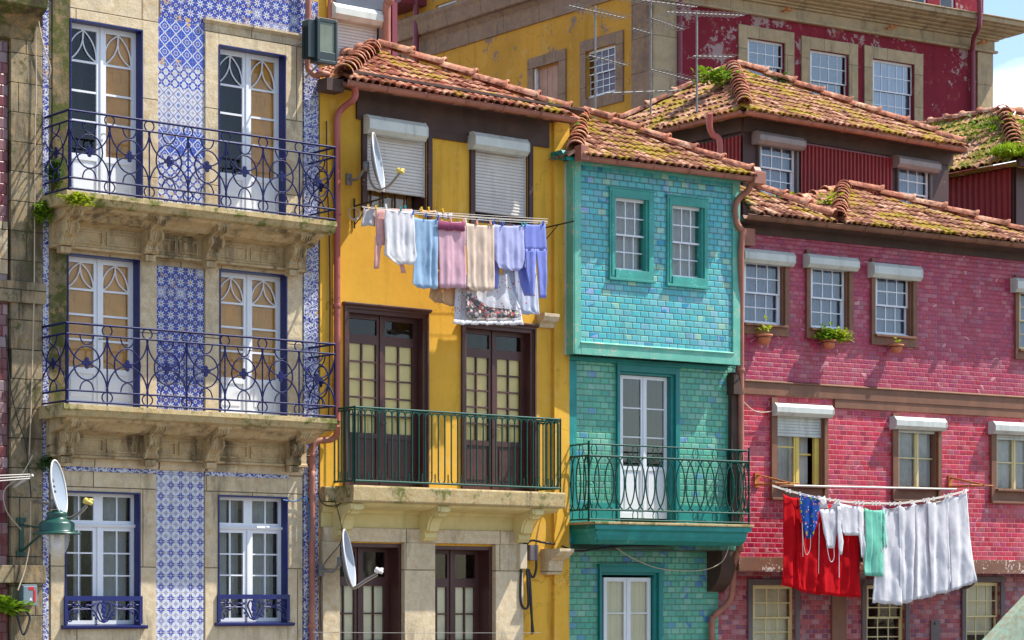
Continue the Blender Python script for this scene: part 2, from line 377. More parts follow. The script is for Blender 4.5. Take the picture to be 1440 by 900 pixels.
M = {}
M['granite'] = stone('granite', S(190,174,146), S(66,58,44), S(84,82,48), .61, stain=.545)
M['granite_dark'] = stone('granite_dark', S(150,136,110), S(56,50,38), S(80,80,44), .57, stain=.50)
M['granite_frame'] = stone('granite_frame', S(208,191,160), S(96,86,66), bl=(1.9,1.15), stain=.59)
M['granite_moss'] = stone('granite_moss', S(120,108,82), S(46,40,30), S(74,80,28), .50, joint=False, stain=.50)
M['granite_carved'] = stone('granite_carved', S(200,178,138), S(66,54,40), joint=False, stain=.545)
M['slab_stone'] = stone('slab_stone', S(186,168,126), S(70,62,40), S(96,104,40), .545, joint=False, stain=.60)
M['az_star'] = azulejo('az_star', 'star', .168, .345)
M['az_white'] = azulejo('az_white', 'white', .168, 0, .12)
M['az_lattice'] = azulejo('az_lattice', 'lattice', .165, 0, .2)
M['az_cross'] = azulejo('az_cross', 'cross', .19, .34)
M['az_floral'] = azulejo('az_floral', 'floral', .155, .33)
M['az_border'] = azulejo('az_border', 'band', .15, .32, .5)
M['white'] = paint('white_paint', S(232,234,238), .4, .04, grime=.08)
M['navy'] = paint('navy_paint', S(20,30,100), .35, .15, grime=.1)
M['iron_blue'] = paint('blue_iron', S(14,22,80), .5, .2, chip=S(90,80,110), chipamt=.68, grime=.1, spec=.3)
M['iron_green'] = paint('green_iron', S(2,74,64), .5, .2, grime=.1, spec=.3)
M['maroon'] = paint('dark_maroon_paint', S(80,46,42), .45, .2, grime=.3)
M['maroon_worn'] = paint('worn_maroon_paint', S(70,42,40), .6, .2, chip=S(150,130,125), chipamt=.63, grime=.3)
M['brown'] = paint('brown_board', S(128,86,62), .6, .2, chip=S(190,175,165), chipamt=.68, grime=.4)
M['brown_peel'] = paint('brown_board_peeling', S(132,88,66), .65, .2, chip=S(212,200,192), chipamt=.565, scale=2.2, grime=.3)
M['greybrown'] = paint('grey_brown_paint', S(104,92,92), .6, .15)
M['darkwood'] = paint('dark_wood', S(76,54,44), .7, .3, grime=.5)
M['cream'] = paint('cream_paint', S(222,206,150), .5, .06, grime=.15)
M['cream_stone'] = paint('cream_render', S(214,196,134), .8, .10, grime=.3)
M['yellow_frame'] = paint('yellow_frame', S(222,196,96), .5, .1)
M['teal_frame'] = paint('teal_frame_paint', S(8,126,122), .45, .15, grime=.2)
M['teal_frame_light'] = paint('teal_window_frame', S(58,156,144), .5, .2, chip=S(130,190,170), chipamt=.62, grime=.4)
M['teal_worn'] = paint('teal_board_worn', S(104,186,164), .6, .15, chip=S(196,174,152), chipamt=.575, grime=.3)
M['teal_board'] = paint('teal_board', S(20,140,134), .55, .2, chip=S(150,190,170), chipamt=.64, grime=.3)
M['pvc'] = paint('white_plastic', S(204,208,200), .5, .10, chip=S(150,146,132), chipamt=.66, grime=.75)
M['pvc_old'] = paint('grey_plastic', S(150,140,138), .5, .1, grime=.5)
M['slat'] = paint('roller_slats', S(210,204,196), .5, .08, grime=.4)
M['slat_cream'] = paint('cream_slats', S(210,200,170), .5, .05, grime=.1)
M['copper'] = paint('copper_gutter', S(168,108,88), .55, .22, grime=.6)
M['rust_gutter'] = paint('rusted_gutter', S(134,92,68), .7, .3, chip=S(150,165,180), chipamt=.66, grime=.7)
M['pipe_pink'] = paint('pink_pipe', S(176,92,84), .45, .1, grime=.2)
M['pipe_red'] = paint('maroon_pipe', S(128,50,66), .45, .1)
M['yellow'] = plaster('yellow_plaster', S(224,172,64), None)
M['yellow_old'] = plaster('old_yellow_plaster', S(206,148,58), S(150,120,104), .71, zlo=17.5, zhi=20.5)
M['red_old'] = plaster('old_red_plaster', S(132,40,54), S(164,138,136), .70, zlo=17.6, zhi=20.0)
M['pinkstone'] = stone('brown_granite', S(142,114,98), S(88,64,58), joint=True, bl=(1.6,.9), stain=.62)
M['palestone'] = stone('pale_granite', S(178,160,130), S(104,90,74), joint=True, bl=(2.2,.9), stain=.58)
M['ochre'] = paint('ochre_boards', S(224,166,72), .6, .15, grime=.3)
M['creamboard'] = paint('cream_boards', S(248,222,138), .6, .08, grime=.15)
M['creamcurt'] = paint('cream_shutter', S(238,230,198), .7, .05, grime=.15)
M['dark'] = paint('dark_interior', S(38,32,30), .9, .2)  # dark colour stands in for unlit rooms behind the glass
M['teal_tile'] = bricks('teal_glazed_tiles', .176, .104, [(10,S(84,188,194)),(7,S(74,178,188)),(4,S(96,192,188)),(1.2,S(110,182,200)),(.8,S(48,150,182)),(.35,S(140,170,212)),(1.0,S(150,204,178))], S(96,110,90), .2, .016, .0055, light=.35)
M['green_tile'] = bricks('green_glazed_tiles', .176, .104, [(10,S(88,178,150)),(8,S(78,168,148)),(4,S(100,182,152)),(1.0,S(88,160,182)),(.5,S(70,138,184)),(.8,S(118,186,166))], S(96,116,80), .25, .016, .005, light=.35)
M['pink_tile'] = bricks('pink_glazed_tiles', .148, .082, [(7,S(172,42,82)),(5,S(180,48,82)),(4,S(160,42,86)),(2.5,S(176,56,90)),(1.6,S(168,34,66)),(.2,S(208,136,146))], S(158,92,88), .34, .014, .0045, light=.3)
M['crimson_tile'] = bricks('crimson_glazed_tiles', .156, .090, [(7,S(190,30,62)),(6,S(200,40,76)),(3,S(164,26,66)),(2,S(204,62,88)),(1.6,S(186,46,94)),(.2,S(216,140,146))], S(198,124,116), .32, .014, .0058, light=.3)
M['red_square'] = bricks('red_square_tiles', .155, .155, [(3,S(116,46,50)),(3,S(104,38,46)),(2,S(128,56,58))], S(84,50,46), .25, .014, .004)
M['dull_tile'] = bricks('dull_pink_tiles', .152, .088, [(5,S(166,58,78)),(4,S(148,46,70)),(3,S(128,44,84)),(2,S(176,72,84))], S(176,130,110), .35, .014, .005)
M['roof'] = roofmat('terracotta_tiles', S(172,94,68), moss=.53, green=.67)
M['roof_moss'] = roofmat('mossy_terracotta', S(164,104,78), .500, .60)
M['roof_green'] = roofmat('overgrown_terracotta', S(180,130,100), .46, .50)
M['ridge'] = roofmat('ridge_terracotta', S(210,134,104), .57, .68)
M['corr'] = paint('red_corrugated_sheet', S(142,34,36), .55, .15, chip=S(170,120,110), chipamt=.70, grime=.35)
M['glass'] = glassmat('window_glass',(.96,.97,.97),base=.0)
M['glass_blue'] = glassmat('sky_reflecting_glass', base=.05)
M['glass_sky'] = glassmat('high_window_glass', base=.16)
M['curtain'] = cloth('net_curtain', S(240,240,236), trans=.35)
M['curtain_blue'] = cloth('bluish_curtain', S(180,190,224), trans=.35)
M['terracotta'] = paint('terracotta_pot', S(202,120,84), .8, .15, grime=.2)
M['leaf'] = leafmat('leaf_green', S(110,142,30)); M['leaf_lime'] = leafmat('leaf_lime', S(160,176,40)); M['leaf_dark'] = leafmat('leaf_dark', S(62,98,36))
M['steel'] = paint('galvanised_steel', S(132,128,124), .4, .1)
M['rusty'] = paint('rusty_steel', S(190,112,50), .7, .3, chip=S(220,190,140), chipamt=.6)
M['dish'] = paint('dish_grey', S(146,158,172), .4, .03, grime=.1)
M['dishedge'] = paint('dish_white', S(236,230,226), .4, .03)
M['cable'] = paint('pale_cable', S(196,176,150), .6, .1); M['blackcable'] = paint('black_cable', S(34,30,32), .5, .1); M['wire'] = paint('line_wire', S(214,208,200), .5, .05)
M['lampgreen'] = paint('lamp_green', S(30,76,66), .35, .12, grime=.3); M['floodgreen'] = paint('flood_green', S(42,56,56), .4, .15)
M['ground'] = paint('paving', S(120,112,104), .9, .2)

LV = {}
def leaves(n, c, spread, size, up=.5, seed=1, stems=None):
    """leaf clump around c=(x,y,z) as small bent blades"""
    r = random.Random(seed); m = MB(); c = Vector(c)
    for i in range(n):
        d = Vector((r.gauss(0,1)*spread[0], r.gauss(0,1)*spread[1], abs(r.gauss(0,1))*spread[2]*up + r.gauss(0,1)*spread[2]*(1-up)))
        p = c + d; a = r.uniform(0,6.28); t = r.uniform(-.6,.9)
        e = Vector((math.cos(a)*math.cos(t), math.sin(a)*math.cos(t), math.sin(t))); s = e.cross(Vector((0,0,1)))
        if s.length < .1: s = Vector((1,0,0))
        s.normalize(); L = size*r.uniform(.6,1.3); W = L*.35; nn = s.cross(e)*L*.12
        m.add([p, p+e*L*.5+s*W+nn, p+e*L, p+e*L*.5-s*W+nn],[(0,1,2),(0,2,3)])
        if stems and i % stems == 0: m.tube([c, c+d*.5+Vector((0,0,.01)), p], .004, 4)
    return m

# ---------------------------------------------------------------- element builders
def leaf_mb(mb, gl, u0, u1, zb, zt, w, st=.055, cols=2, rows=4, mu=.022, panel=0.0, t=.045, cuts=None, rail=None):
    """one door or window leaf: stiles, rails, glazing bars, a raised panel below; cuts = row heights as fractions from the top"""
    rail = rail or st
    zp = zb + (zt-zb)*panel
    mb.box(u0,u0+st,w-t,w,zb,zt); mb.box(u1-st,u1,w-t,w,zb,zt)
    mb.box(u0+st,u1-st,w-t,w,zt-rail,zt)
    if panel:
        mb.box(u0+st,u1-st,w-t,w,zb,zb+rail*1.6); mb.box(u0+st,u1-st,w-t,w,zp-rail,zp+.01)
        mb.box(u0+st,u1-st,w-t+.01,w-.022,zb+rail*1.6,zp-rail)
        mb.box(u0+st+.05,u1-st-.05,w-t+.01,w-.008,zb+rail*1.6+.06,zp-rail-.06)
        g0 = zp+.01
    else:
        mb.box(u0+st,u1-st,w-t,w,zb,zb+rail); g0 = zb+rail
    g1 = zt-rail; a, b = u0+st, u1-st
    for i in range(1,cols):
        x = a+(b-a)*i/cols; mb.box(x-mu/2,x+mu/2,w-t+.008,w-.006,g0,g1)
    for c in (cuts if cuts is not None else [i/rows for i in range(1,rows)]):
        z = g1-(g1-g0)*c; mb.box(a,b,w-t+.010,w-.004,z-mu/2,z+mu/2)
    if gl is not None: gl.add([(a-.01,-w+t*.55,g0-.01),(b+.01,-w+t*.55,g0-.01),(b+.01,-w+t*.55,g1+.01),(a-.01,-w+t*.55,g1+.01)],[(0,1,2,3)])
    return a, b, g0, g1

def curtain_mb(u0,u1,zb,zt,w,amp=.02,fold=.09,hem=0):
    m = MB(); n = max(6,int((u1-u0)/.02)); vs = []
    for j in range(2):
        for i in range(n+1):
            x = u0+(u1-u0)*i/n; z = (zt if j else zb)
            if hem and not j: z += hem*abs(math.sin(i*.9))
            vs.append((x,-(w+amp*math.sin(2*math.pi*x/fold)+amp*.4*math.sin(2*math.pi*x/fold*2.3+1)),z))
    m.add(vs,[(i,i+1,i+n+2,i+n+1) for i in range(n)],True); return m

def sash_window(h, x0,x1,yt,yb,w, cols=3, rows=(2,2), frame='white', glass='glass', curtain='curtain', drop=None, label=None):
    """vertically sliding window"""
    u0,u1,zb,zt = h.rect(x0,x1,yt,yb,w)
    m = MB(); g = MB(); fr = .035
    m.box(u0,u0+fr,w-.09,w-.005,zb,zt); m.box(u1-fr,u1,w-.09,w-.005,zb,zt); m.box(u0+fr,u1-fr,w-.09,w-.005,zt-fr,zt); m.box(u0+fr,u1-fr,w-.09,w+.01,zb,zb+fr)
    k = rows[0]/(rows[0]+rows[1]); zm = zt-(zt-zb)*k
    leaf_mb(m,g,u0+fr,u1-fr,zm-.02,zt-fr,w-.012,.03,cols,rows[0],.02,0,.035)
    leaf_mb(m,g,u0+fr,u1-fr,zb+fr,zm+.02,w-.052,.035,cols,rows[1],.02,0,.035)
    o = h.part(m,'window',M[frame]); 
    if label: o['label'] = label
    h.part(g,'glass_pane',M[glass],o)
    if curtain: h.part(curtain_mb(u0+.02,u1-.02,zb+.02,zt-.02,w-.16),'curtain',M[curtain],o)
    return o, (u0,u1,zb,zt)

def casement(h, x0,x1,yt,yb,w, cols=2, rows=2, leaves_n=2, frame='white', curtain='curtain', panel=0, cuts=None, back=None, st=.05, glass='glass', name='window', rail=None):
    u0,u1,zb,zt = h.rect(x0,x1,yt,yb,w)
    m = MB(); g = MB(); wd = (u1-u0)/leaves_n; spans = []
    for i in range(leaves_n):
        spans.append(leaf_mb(m,g,u0+wd*i+(.002 if i else 0),u0+wd*(i+1)-(.002 if i<leaves_n-1 else 0),zb,zt,w,st,cols,rows,.022,panel,.045,cuts,rail))
    if leaves_n > 1:
        for i in range(1,leaves_n): m.box(u0+wd*i-.018,u0+wd*i+.018,w,w+.014,zb+.02,zt-.02)
    o = h.part(m,name,M[frame]); h.part(g,'glass_pane',M[glass],o)
    for i,(a,b,c,d) in enumerate(spans):
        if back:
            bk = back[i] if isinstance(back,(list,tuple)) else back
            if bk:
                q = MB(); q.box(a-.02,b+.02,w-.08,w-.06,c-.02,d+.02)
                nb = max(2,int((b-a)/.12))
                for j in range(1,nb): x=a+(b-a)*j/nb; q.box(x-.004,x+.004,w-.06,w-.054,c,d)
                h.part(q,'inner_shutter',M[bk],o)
    if curtain: h.part(curtain_mb(u0+.04,u1-.04,spans[0][2],spans[0][3],w-.085,.012,hem=.02),'curtain',M[curtain],o)
    return o, (u0,u1,zb,zt), spans

def surround(h, x0,x1,yt,yb,tw,w0,w1,mat,name='window_surround',sill=True,rectu=None):
    """flat frame round an opening given by its outer edge"""
    u0,u1,zb,zt = rectu or h.rect(x0,x1,yt,yb,w1); m = MB()
    m.box(u0,u0+tw,w0,w1,zb,zt); m.box(u1-tw,u1,w0,w1,zb,zt); m.box(u0+tw,u1-tw,w0,w1,zt-tw,zt)
    if sill: m.box(u0+tw,u1-tw,w0,w1,zb,zb+tw)
    return h.part(m,name,M[mat],bevel=.006)

def shutter_box(h, parent, x0,x1,yt,yb,w,dep=.2,mat='pvc'):
    """yt,yb: front face top and bottom at the left front edge; half octagon case"""
    u0,u1,zb,zt = h.rect(x0,x1,yt,yb,w+dep); hh = zt-zb; c = min(dep,hh)*.34
    m = MB(); m.prof([(w,zb-.02),(w+dep-c,zb-.02),(w+dep,zb+c*.6),(w+dep,zt-c),(w+dep-c,zt),(w,zt)],u0,u1)
    m.prof([(w,zb-.026),(w+dep-c+.006,zb-.026),(w+dep+.006,zb+c*.6),(w+dep+.006,zt-c),(w+dep-c+.006,zt+.006),(w,zt+.006)],u0-.018,u0)
    m.prof([(w,zb-.026),(w+dep-c+.006,zb-.026),(w+dep+.006,zb+c*.6),(w+dep+.006,zt-c),(w+dep-c+.006,zt+.006),(w,zt+.006)],u1,u1+.018)
    return h.part(m,'shutter_box',M[mat],parent)

def slats(h, parent, x0,x1,yt,yb,w,mat='slat',pitch=.052,rectu=None):
    u0,u1,zb,zt = rectu or h.rect(x0,x1,yt,yb,w); n = max(1,round((zt-zb)/pitch)); p = (zt-zb)/n; m = MB()
    for i in range(n):
        z = zb+i*p; m.prof([(w-.012,z+.006),(w-.002,z+.007),(w+.003,z+p*.5),(w-.002,z+p-.003),(w-.012,z+p-.002)],u0,u1)
    m.box(u0-.025,u0,w-.03,w+.012,zb-.01,zt); m.box(u1,u1+.025,w-.03,w+.012,zb-.01,zt)
    m.box(u0,u1,w-.03,w-.016,zb,zt)
    return h.part(m,'roller_shutter',M[mat],parent)

# ---------------------------------------------------------------- railings; a path maps (s,z) to a local point
def run_front(u0,u1,w): return (lambda s,z: (u0+s,-w,z)), u1-u0
def run_side(u,w,left=True): return (lambda s,z: (u,-s,z)), w

def arc_pts(f, cs, cz, rs, rz, a0, a1, n=14):
    return [f(cs+rs*math.cos(a0+(a1-a0)*i/n), cz+rz*math.sin(a0+(a1-a0)*i/n)) for i in range(n+1)]
PI = math.pi
def blue_rail(m, f, L, n, z0, ht, flip=1):
    T = ht; R2 = ht*.868; R1 = ht*.17; R0 = ht*.035; r = .0118
    for z,rr in ((T,.018),(R2,.015),(R1,.015),(R0,.016)): m.tube([f(0,z0+z),f(L,z0+z)], rr, 6)
    p = L/n; mid = (R1+R2)/2
    for i in range(n+1):
        s = i*p
        m.tube([f(s,z0),f(s,z0+(T if i in (0,n) else R2))], .013 if i in (0,n) else .011, 6)
        if 0 < i < n:
            k = (T-R2)/2; m.tube(arc_pts(f,s,z0+R2+k,min(k*1.05,p*.2),k,0,2*PI,14)[:-1], r*.9, 5, True)
            k = (R1-R0)/2; m.tube(arc_pts(f,s,z0+R0+k,min(k*1.1,p*.2),k,0,2*PI,14)[:-1], r*.9, 5, True)
            m.tube([f(s,z0+R2),f(s,z0+R2-.10)], .022, 6, r2=.010); m.tube([f(s,z0+R1),f(s,z0+R1+.10)], .022, 6, r2=.010)
    for i in range(n):
        c = (i+.5)*p; rs = min(p*.33,.21)
        m.tube(arc_pts(f,c,z0+mid,rs,.235*ht/1.12,0,2*PI,22)[:-1], r, 5, True)
        m.tube(arc_pts(f,c,z0+R2,rs*.52,.14,PI,2*PI,10), r*.9, 5); m.tube(arc_pts(f,c,z0+R1,rs*.52,.15,0,PI,10), r*.9, 5)
        m.tube(arc_pts(f,c,z0+R2,p*.5,R2-mid-.01,PI,2*PI,18), r, 5); m.tube(arc_pts(f,c,z0+R1,p*.5,mid-R1-.01,0,PI,18), r, 5)
        # four-petalled flower
        a = f(c,z0+mid); b = f(c+.01,z0+mid); d = Vector(b)-Vector(a); d.normalize(); nn = d.cross(Vector((0,0,1)))
        for dx,dz in ((.045,0),(-.045,0),(0,.05),(0,-.05),(0,0)):
            m.lathe([(.0,-.012),(.030,-.012),(.036,0),(.030,.012),(0,.012)], f(c+dx*(.8 if p<.5 else 1),z0+mid+dz), 10, nn, False)

def loop_rail(m, f, L, n, z0, ht):
    """tall stadium loops alternating up and down"""
    m.tube([f(0,z0+ht),f(L,z0+ht)], .019, 6); m.tube([f(0,z0+.05),f(L,z0+.05)], .018, 6); m.tube([f(0,z0+ht-.035),f(L,z0+ht-.035)],.010,5)
    p = L/n; rr = p*.25; a, b = z0+.06+rr, z0+ht-.04-rr
    for i in range(n):
        c = (i+.5)*p
        pts = arc_pts(f,c,b,rr,rr*1.2,0,PI,8)+arc_pts(f,c,a,rr,rr*1.2,PI,2*PI,8)
        m.tube(pts, .0125, 5, True)
        for s in (c-rr,c+rr): m.lathe([(0,-.015),(.014,-.008),(.014,.008),(0,.015)], f(s,z0+.22), 6); m.lathe([(0,-.015),(.014,-.008),(.014,.008),(0,.015)], f(s,z0+ht-.2), 6)
        if i: m.tube(arc_pts(f,i*p,b,rr,rr*1.1,0,PI,8), .010, 5); m.tube([f(i*p,z0+.05),f(i*p,z0+.2)],.010,5)
    for s in (0,L): m.tube([f(s,z0-.03),f(s,z0+ht+.02)], .016, 6)

def oval_rail(m, f, L, n, z0, ht):
    T, R2, R1, R0 = ht, ht*.85, ht*.155, ht*.03
    for z,rr in ((T,.015),(R2,.017),(R1,.017),(R0,.015)): m.tube([f(0,z0+z),f(L,z0+z)], rr, 6)
    p = L/n; mid = (R1+R2)/2; hz = (R2-R1)/2
    for i in range(n):
        c = (i+.5)*p
        lo = max(-p*.95,-c); hi = min(p*.95,L-c); rx = min(-lo,hi)
        m.tube(arc_pts(f,c,z0+mid,rx,hz,0,2*PI,24)[:-1], .0125, 5, True)
        m.lathe([(0,-.02),(.015,-.01),(.015,.01),(0,.02)], f(c,z0+mid), 6)
        if i % 2 == 0:
            k = (T-R2)/2; m.tube(arc_pts(f,c,z0+R2+k,.058,k,0,2*PI,14)[:-1], .0085, 5, True)
            k = (R1-R0)/2; m.tube(arc_pts(f,c,z0+R0+k,.055,k,0,2*PI,14)[:-1], .0085, 5, True)
    for s in (0,L):
        m.tube([f(s,z0-.02),f(s,z0+ht+.05)], .017, 6)
        for zz in (.2,.5,.8):
            ss = s+.05 if s == 0 else s-.05
            m.tube(arc_pts(f,ss,z0+ht*zz,.035,.035,0,1.7*PI,10), .007, 5)

# ---------------------------------------------------------------- roofs
def inside(p, poly):
    c = False; n = len(poly)
    for i in range(n):
        a, b = poly[i], poly[i-1]
        if (a[1] > p[1]) != (b[1] > p[1]) and p[0] < (b[0]-a[0])*(p[1]-a[1])/(b[1]-a[1])+a[0]: c = not c
    return c
def tile_face(m, pts, pw=.20, ph=.34, seed=1, lift=.0):
    pw *= .80; ph *= .9
    """barrel tiles over a planar face; pts[0]->pts[1] is the eave, seen from outside left to right"""
    P = [Vector(p) for p in pts]; r = random.Random(seed)
    e = (P[1]-P[0]); L = e.length; e.normalize()
    nn = e.cross(P[2]-P[0]).normalized()
    if nn.z < 0: nn = -nn
    up = nn.cross(e).normalized()
    if up.z < 0: up = -up
    Q = [((p-P[0]).dot(e),(p-P[0]).dot(up)) for p in P]; H_ = max(q[1] for q in Q); x0 = min(q[0] for q in Q); x1 = max(q[0] for q in Q)
    m.add([p-nn*.02 for p in P],[tuple(range(len(P)))]); m.add([p-nn*.09 for p in P],[tuple(reversed(range(len(P))))])
    for i in range(int(x0/pw)-1,int(x1/pw)+1):
        for j in range(-1,int(H_/ph)+1):
            cx, cy = (i+.5)*pw, (j+.5)*ph
            if not (inside((cx,cy+.05),Q) or (j == -1 and inside((cx,.06),Q))): continue
            if j == -1: cy = .02
            o = P[0]+e*(cx+r.uniform(-.010,.010))+up*(cy-.5*ph-.05+r.uniform(-.02,.02))+nn*r.uniform(-.004,.008)
            if r.random() < .012: continue
            if r.random() < .05: o = o-up*r.uniform(.02,.07)+e*r.uniform(-.02,.02)
            yaw = r.uniform(-.035,.035) if r.random() > .05 else r.uniform(-.16,.16); d = (up+e*yaw).normalized(); s = d.cross(nn).normalized()
            vs = []; n = 6
            for k,(t,rad,h) in enumerate(((0,pw*.47,.026),(ph*1.18,pw*.40,.004))):
                for q in range(n+1):
                    a = PI*q/n; vs.append(o+d*t+s*math.cos(a)*rad+nn*(math.sin(a)*rad*.8+h))
            fs = [(q,q+1,n+2+q,n+1+q) for q in range(n)]
            m.add(vs, fs, True)
            lip = [o+s*math.cos(PI*q/n)*pw*.39+nn*(math.sin(PI*q/n)*pw*.39*.8+.020) for q in range(n+1)]
            m.add(vs[:n+1]+lip,[(q+1,q,n+1+q,n+2+q) for q in range(n)])
def cap_row(m, a, b, r=.115, L=.40, seed=3, jit=.02):
    a, b = Vector(a), Vector(b); d = b-a; T = d.length; d.normalize(); R = random.Random(seed)
    s = d.cross(Vector((0,0,1))).normalized(); nn = s.cross(d).normalized()
    if nn.z < 0: nn = -nn
    k = max(1,round(T/L)); L = T/k; n = 8
    for i in range(k):
        o = a+d*(L*i)+nn*R.uniform(-.006,.012)+s*R.uniform(-jit,jit); vs = []
        for t,rad,h in ((-.05,r*1.22,.045),(-.02,r*1.24,.045),(.03,r*1.04,.03),(L*1.02,r*.90,.0)):
            for q in range(n+1):
                c = PI*q/n; vs.append(o+d*t+s*math.cos(c)*rad+nn*(math.sin(c)*rad*.95+h-.02))
        m.add(vs,[(x*(n+1)+q,x*(n+1)+q+1,(x+1)*(n+1)+q+1,(x+1)*(n+1)+q) for x in range(3) for q in range(n)],True)
        inner = [v-nn*.02 for v in vs[:n+1]]; m.add(vs[:n+1]+inner,[(q+1,q,n+1+q,n+2+q) for q in range(n)])
def gutter_mb(pts, r=.075):
    """half round gutter along the points"""
    m = MB(); n = 8
    for a,b in zip(pts[:-1],pts[1:]):
        a, b = Vector(a), Vector(b); d = (b-a).normalized(); s = d.cross(Vector((0,0,1))).normalized(); vs = []
        for p in (a,b):
            for q in range(n+1):
                c = PI+PI*q/n; vs.append(p+s*math.cos(c)*r+Vector((0,0,math.sin(c)*r)))
            for q in range(n+1):
                c = 2*PI-PI*q/n; vs.append(p+s*math.cos(c)*(r-.012)+Vector((0,0,math.sin(c)*(r-.012)+.002)))
        k = 2*n+2
        m.add(vs,[(q,(q+1)%k,(q+1)%k+k,q+k) for q in range(k)],True); m.add(vs[:k],[tuple(range(k))]); m.add(vs[k:],[tuple(reversed(range(k)))])
        T = (b-a).length; nb = int(T/.9)
        for i in range(1,nb+1):
            p = a+d*(T*i/(nb+1)); m.tube([p+s*math.cos(PI+PI*q/n)*(r+.006)+Vector((0,0,math.sin(PI+PI*q/n)*(r+.006))) for q in range(n+1)], .010, 5)
        m.tube([a+s*r,b+s*r],.009,5); m.tube([a-s*r,b-s*r],.009,5)
    return m
def smooth_path(pts, n=6):
    P = [Vector(p) for p in pts]; out = []
    for i in range(len(P)-1):
        a = P[max(i-1,0)]; b = P[i]; c = P[i+1]; d = P[min(i+2,len(P)-1)]
        for j in range(n):
            t = j/n; out.append(.5*((2*b)+(c-a)*t+(2*a-5*b+4*c-d)*t*t+(3*b-a-3*c+d)*t**3))
    out.append(P[-1]); return out

# ---------------------------------------------------------------- laundry
def garment(h, name, mat, rows, w, label, cat, group, folds=(.017,.24), n=26, sag=2.2, seed=1, lean=0.0, sub=10, panels=None, tw=.0):
    """rows: [(y, xl, xr)] in photograph pixels on the plane w; folded cloth sheet"""
    R = random.Random(seed); m = MB(); R = random.Random(seed*31+len(label or '')*7); ph = [R.uniform(0,6.28) for _ in range(4)]
    allr = [q for p_ in (panels or [rows]) for q in p_]; T0 = min(q[0] for q in allr); T1 = max(q[0] for q in allr)
    for rws in (panels or [rows]):
        Y = []
        for k in range(len(rws)-1):
            (y0,a0,b0,*s0),(y1,a1,b1,*s1) = rws[k],rws[k+1]; c0 = s0[0] if s0 else 0; c1 = s1[0] if s1 else 0
            q = max(1,int(abs(y1-y0)/5))
            for j in range(q): t = j/q; Y.append((y0+(y1-y0)*t,a0+(a1-a0)*t,b0+(b1-b0)*t,c0+(c1-c0)*t))
        r = rws[-1]; Y.append((r[0],r[1],r[2],r[3] if len(r)>3 else 0))
        vs = []; top = Y[0][0]; tot = max(1,Y[-1][0]-top); nn = max(4,int(n*abs(Y[0][2]-Y[0][1])/40)) if panels else n
        for j,(y,a,b,sl) in enumerate(Y):
            f = (y-top)/tot
            for i in range(nn+1):
                t = i/nn; x = a+(b-a)*t
                yy = y + sl*t
                if y <= T0+.5: yy += sag*4*t*(1-t)
                if j == len(Y)-1 and not panels: yy += .7*math.sin(x*.35+ph[0])+.4*math.sin(x*.9+ph[1])
                u, z = h.P(x,yy,w)
                am = folds[0]*(.25+.75*min(1,(y-T0)/max(1,T1-T0)*1.6))
                wv = math.sin(u*7.3+ph[0])*1.3+math.sin(u*17+ph[2])*.7; dw = am*math.sin(2*PI*u/folds[1]+ph[1]+wv+f*(1.2+math.sin(ph[3])))*(.65+.35*math.sin(u*11+ph[3]))+am*.35*math.sin(2*PI*u/folds[1]*2.1+ph[2]+wv-f*1.4)+am*.3*math.sin(z*6+ph[3]+u*9)
                g_ = min(1,(y-T0)/max(1,T1-T0)*2+.15); dw += min(folds[0],.011)*g_*(1.3*mnoise.noise(Vector((u*4.5+z*1.7,z*3.2,seed*3.7+len(label or ''))))+.8*mnoise.noise(Vector((u*13-z*5,z*8,seed*1.3+9)))+.35*mnoise.noise(Vector((u*30,z*24,seed))))
                vs.append((u,-(w+dw-lean*f),z))
        k = nn+1
        m.add(vs,[(j*k+i,(j+1)*k+i,(j+1)*k+i+1,j*k+i+1) for j in range(len(Y)-1) for i in range(nn)],True)
    b = vs[0]; o = h.thing(m,name,mat,(b[0],b[1],m.v[0][2]),label,cat,group,solid=.005); return o

def peg(h, x, y, w, mat, label, proto={}):
    p = h.L(x,y,w)
    if h not in proto:
        e = h.empty('clothes_peg', p, label, 'clothes peg')
        for s in (-1,1):
            m = MB(); m.prof([(s*.004,-.035),(s*.016,-.030),(s*.013,.0),(s*.020,.034),(s*.012,.036),(s*.003,.005)],-.009,.009)
            m.build('peg_arm',mat,e)
        proto[h] = e; e['group'] = 'pegs'
        return e
    src = proto[h]; e = src.copy(); COL.objects.link(e); e.location = h.world(p); e['label'] = label
    for c in list(src.children):
        d = c.copy(); d.data = c.data.copy(); d.data.materials[0] = mat; COL.objects.link(d); d.parent = e
    return e

# ================================================================ BLUE TILED HOUSE
HB = H(60, 34.6, 5000)
HB.house('tiled_house', 'blue and white azulejo tiled house with granite door surrounds and two iron balconies')
WR = .76
up_floor = HB.Z(97,267,.82); lo_floor = HB.Z(93,567,.82)
U = HB.U
top = HB.Z(60,-70)
def r_(x0,x1,yt,yb=None,zb=None,w=0):
    u0,u1,b,t = HB.rect(x0,x1,yt,yb if yb is not None else yt+10,w); return (u0,u1,zb if zb is not None else b,t)
D1 = r_(97,199,26,zb=up_floor); D2 = r_(306,400,63,zb=up_floor); D3 = r_(93,195,356,zb=lo_floor); D4 = r_(307,402,378,zb=lo_floor)
W1 = r_(90,196,690,880); W2 = r_(305,403,696,876)
uE = U(447)
blue_wall = wall_mb(0-.02,uE,0,top,[D1,D2,D3,D4,W1,W2],depth=6,reveal=.35)
HB.part(blue_wall,'wall',M['granite'])
HYd = HB.depth(447)
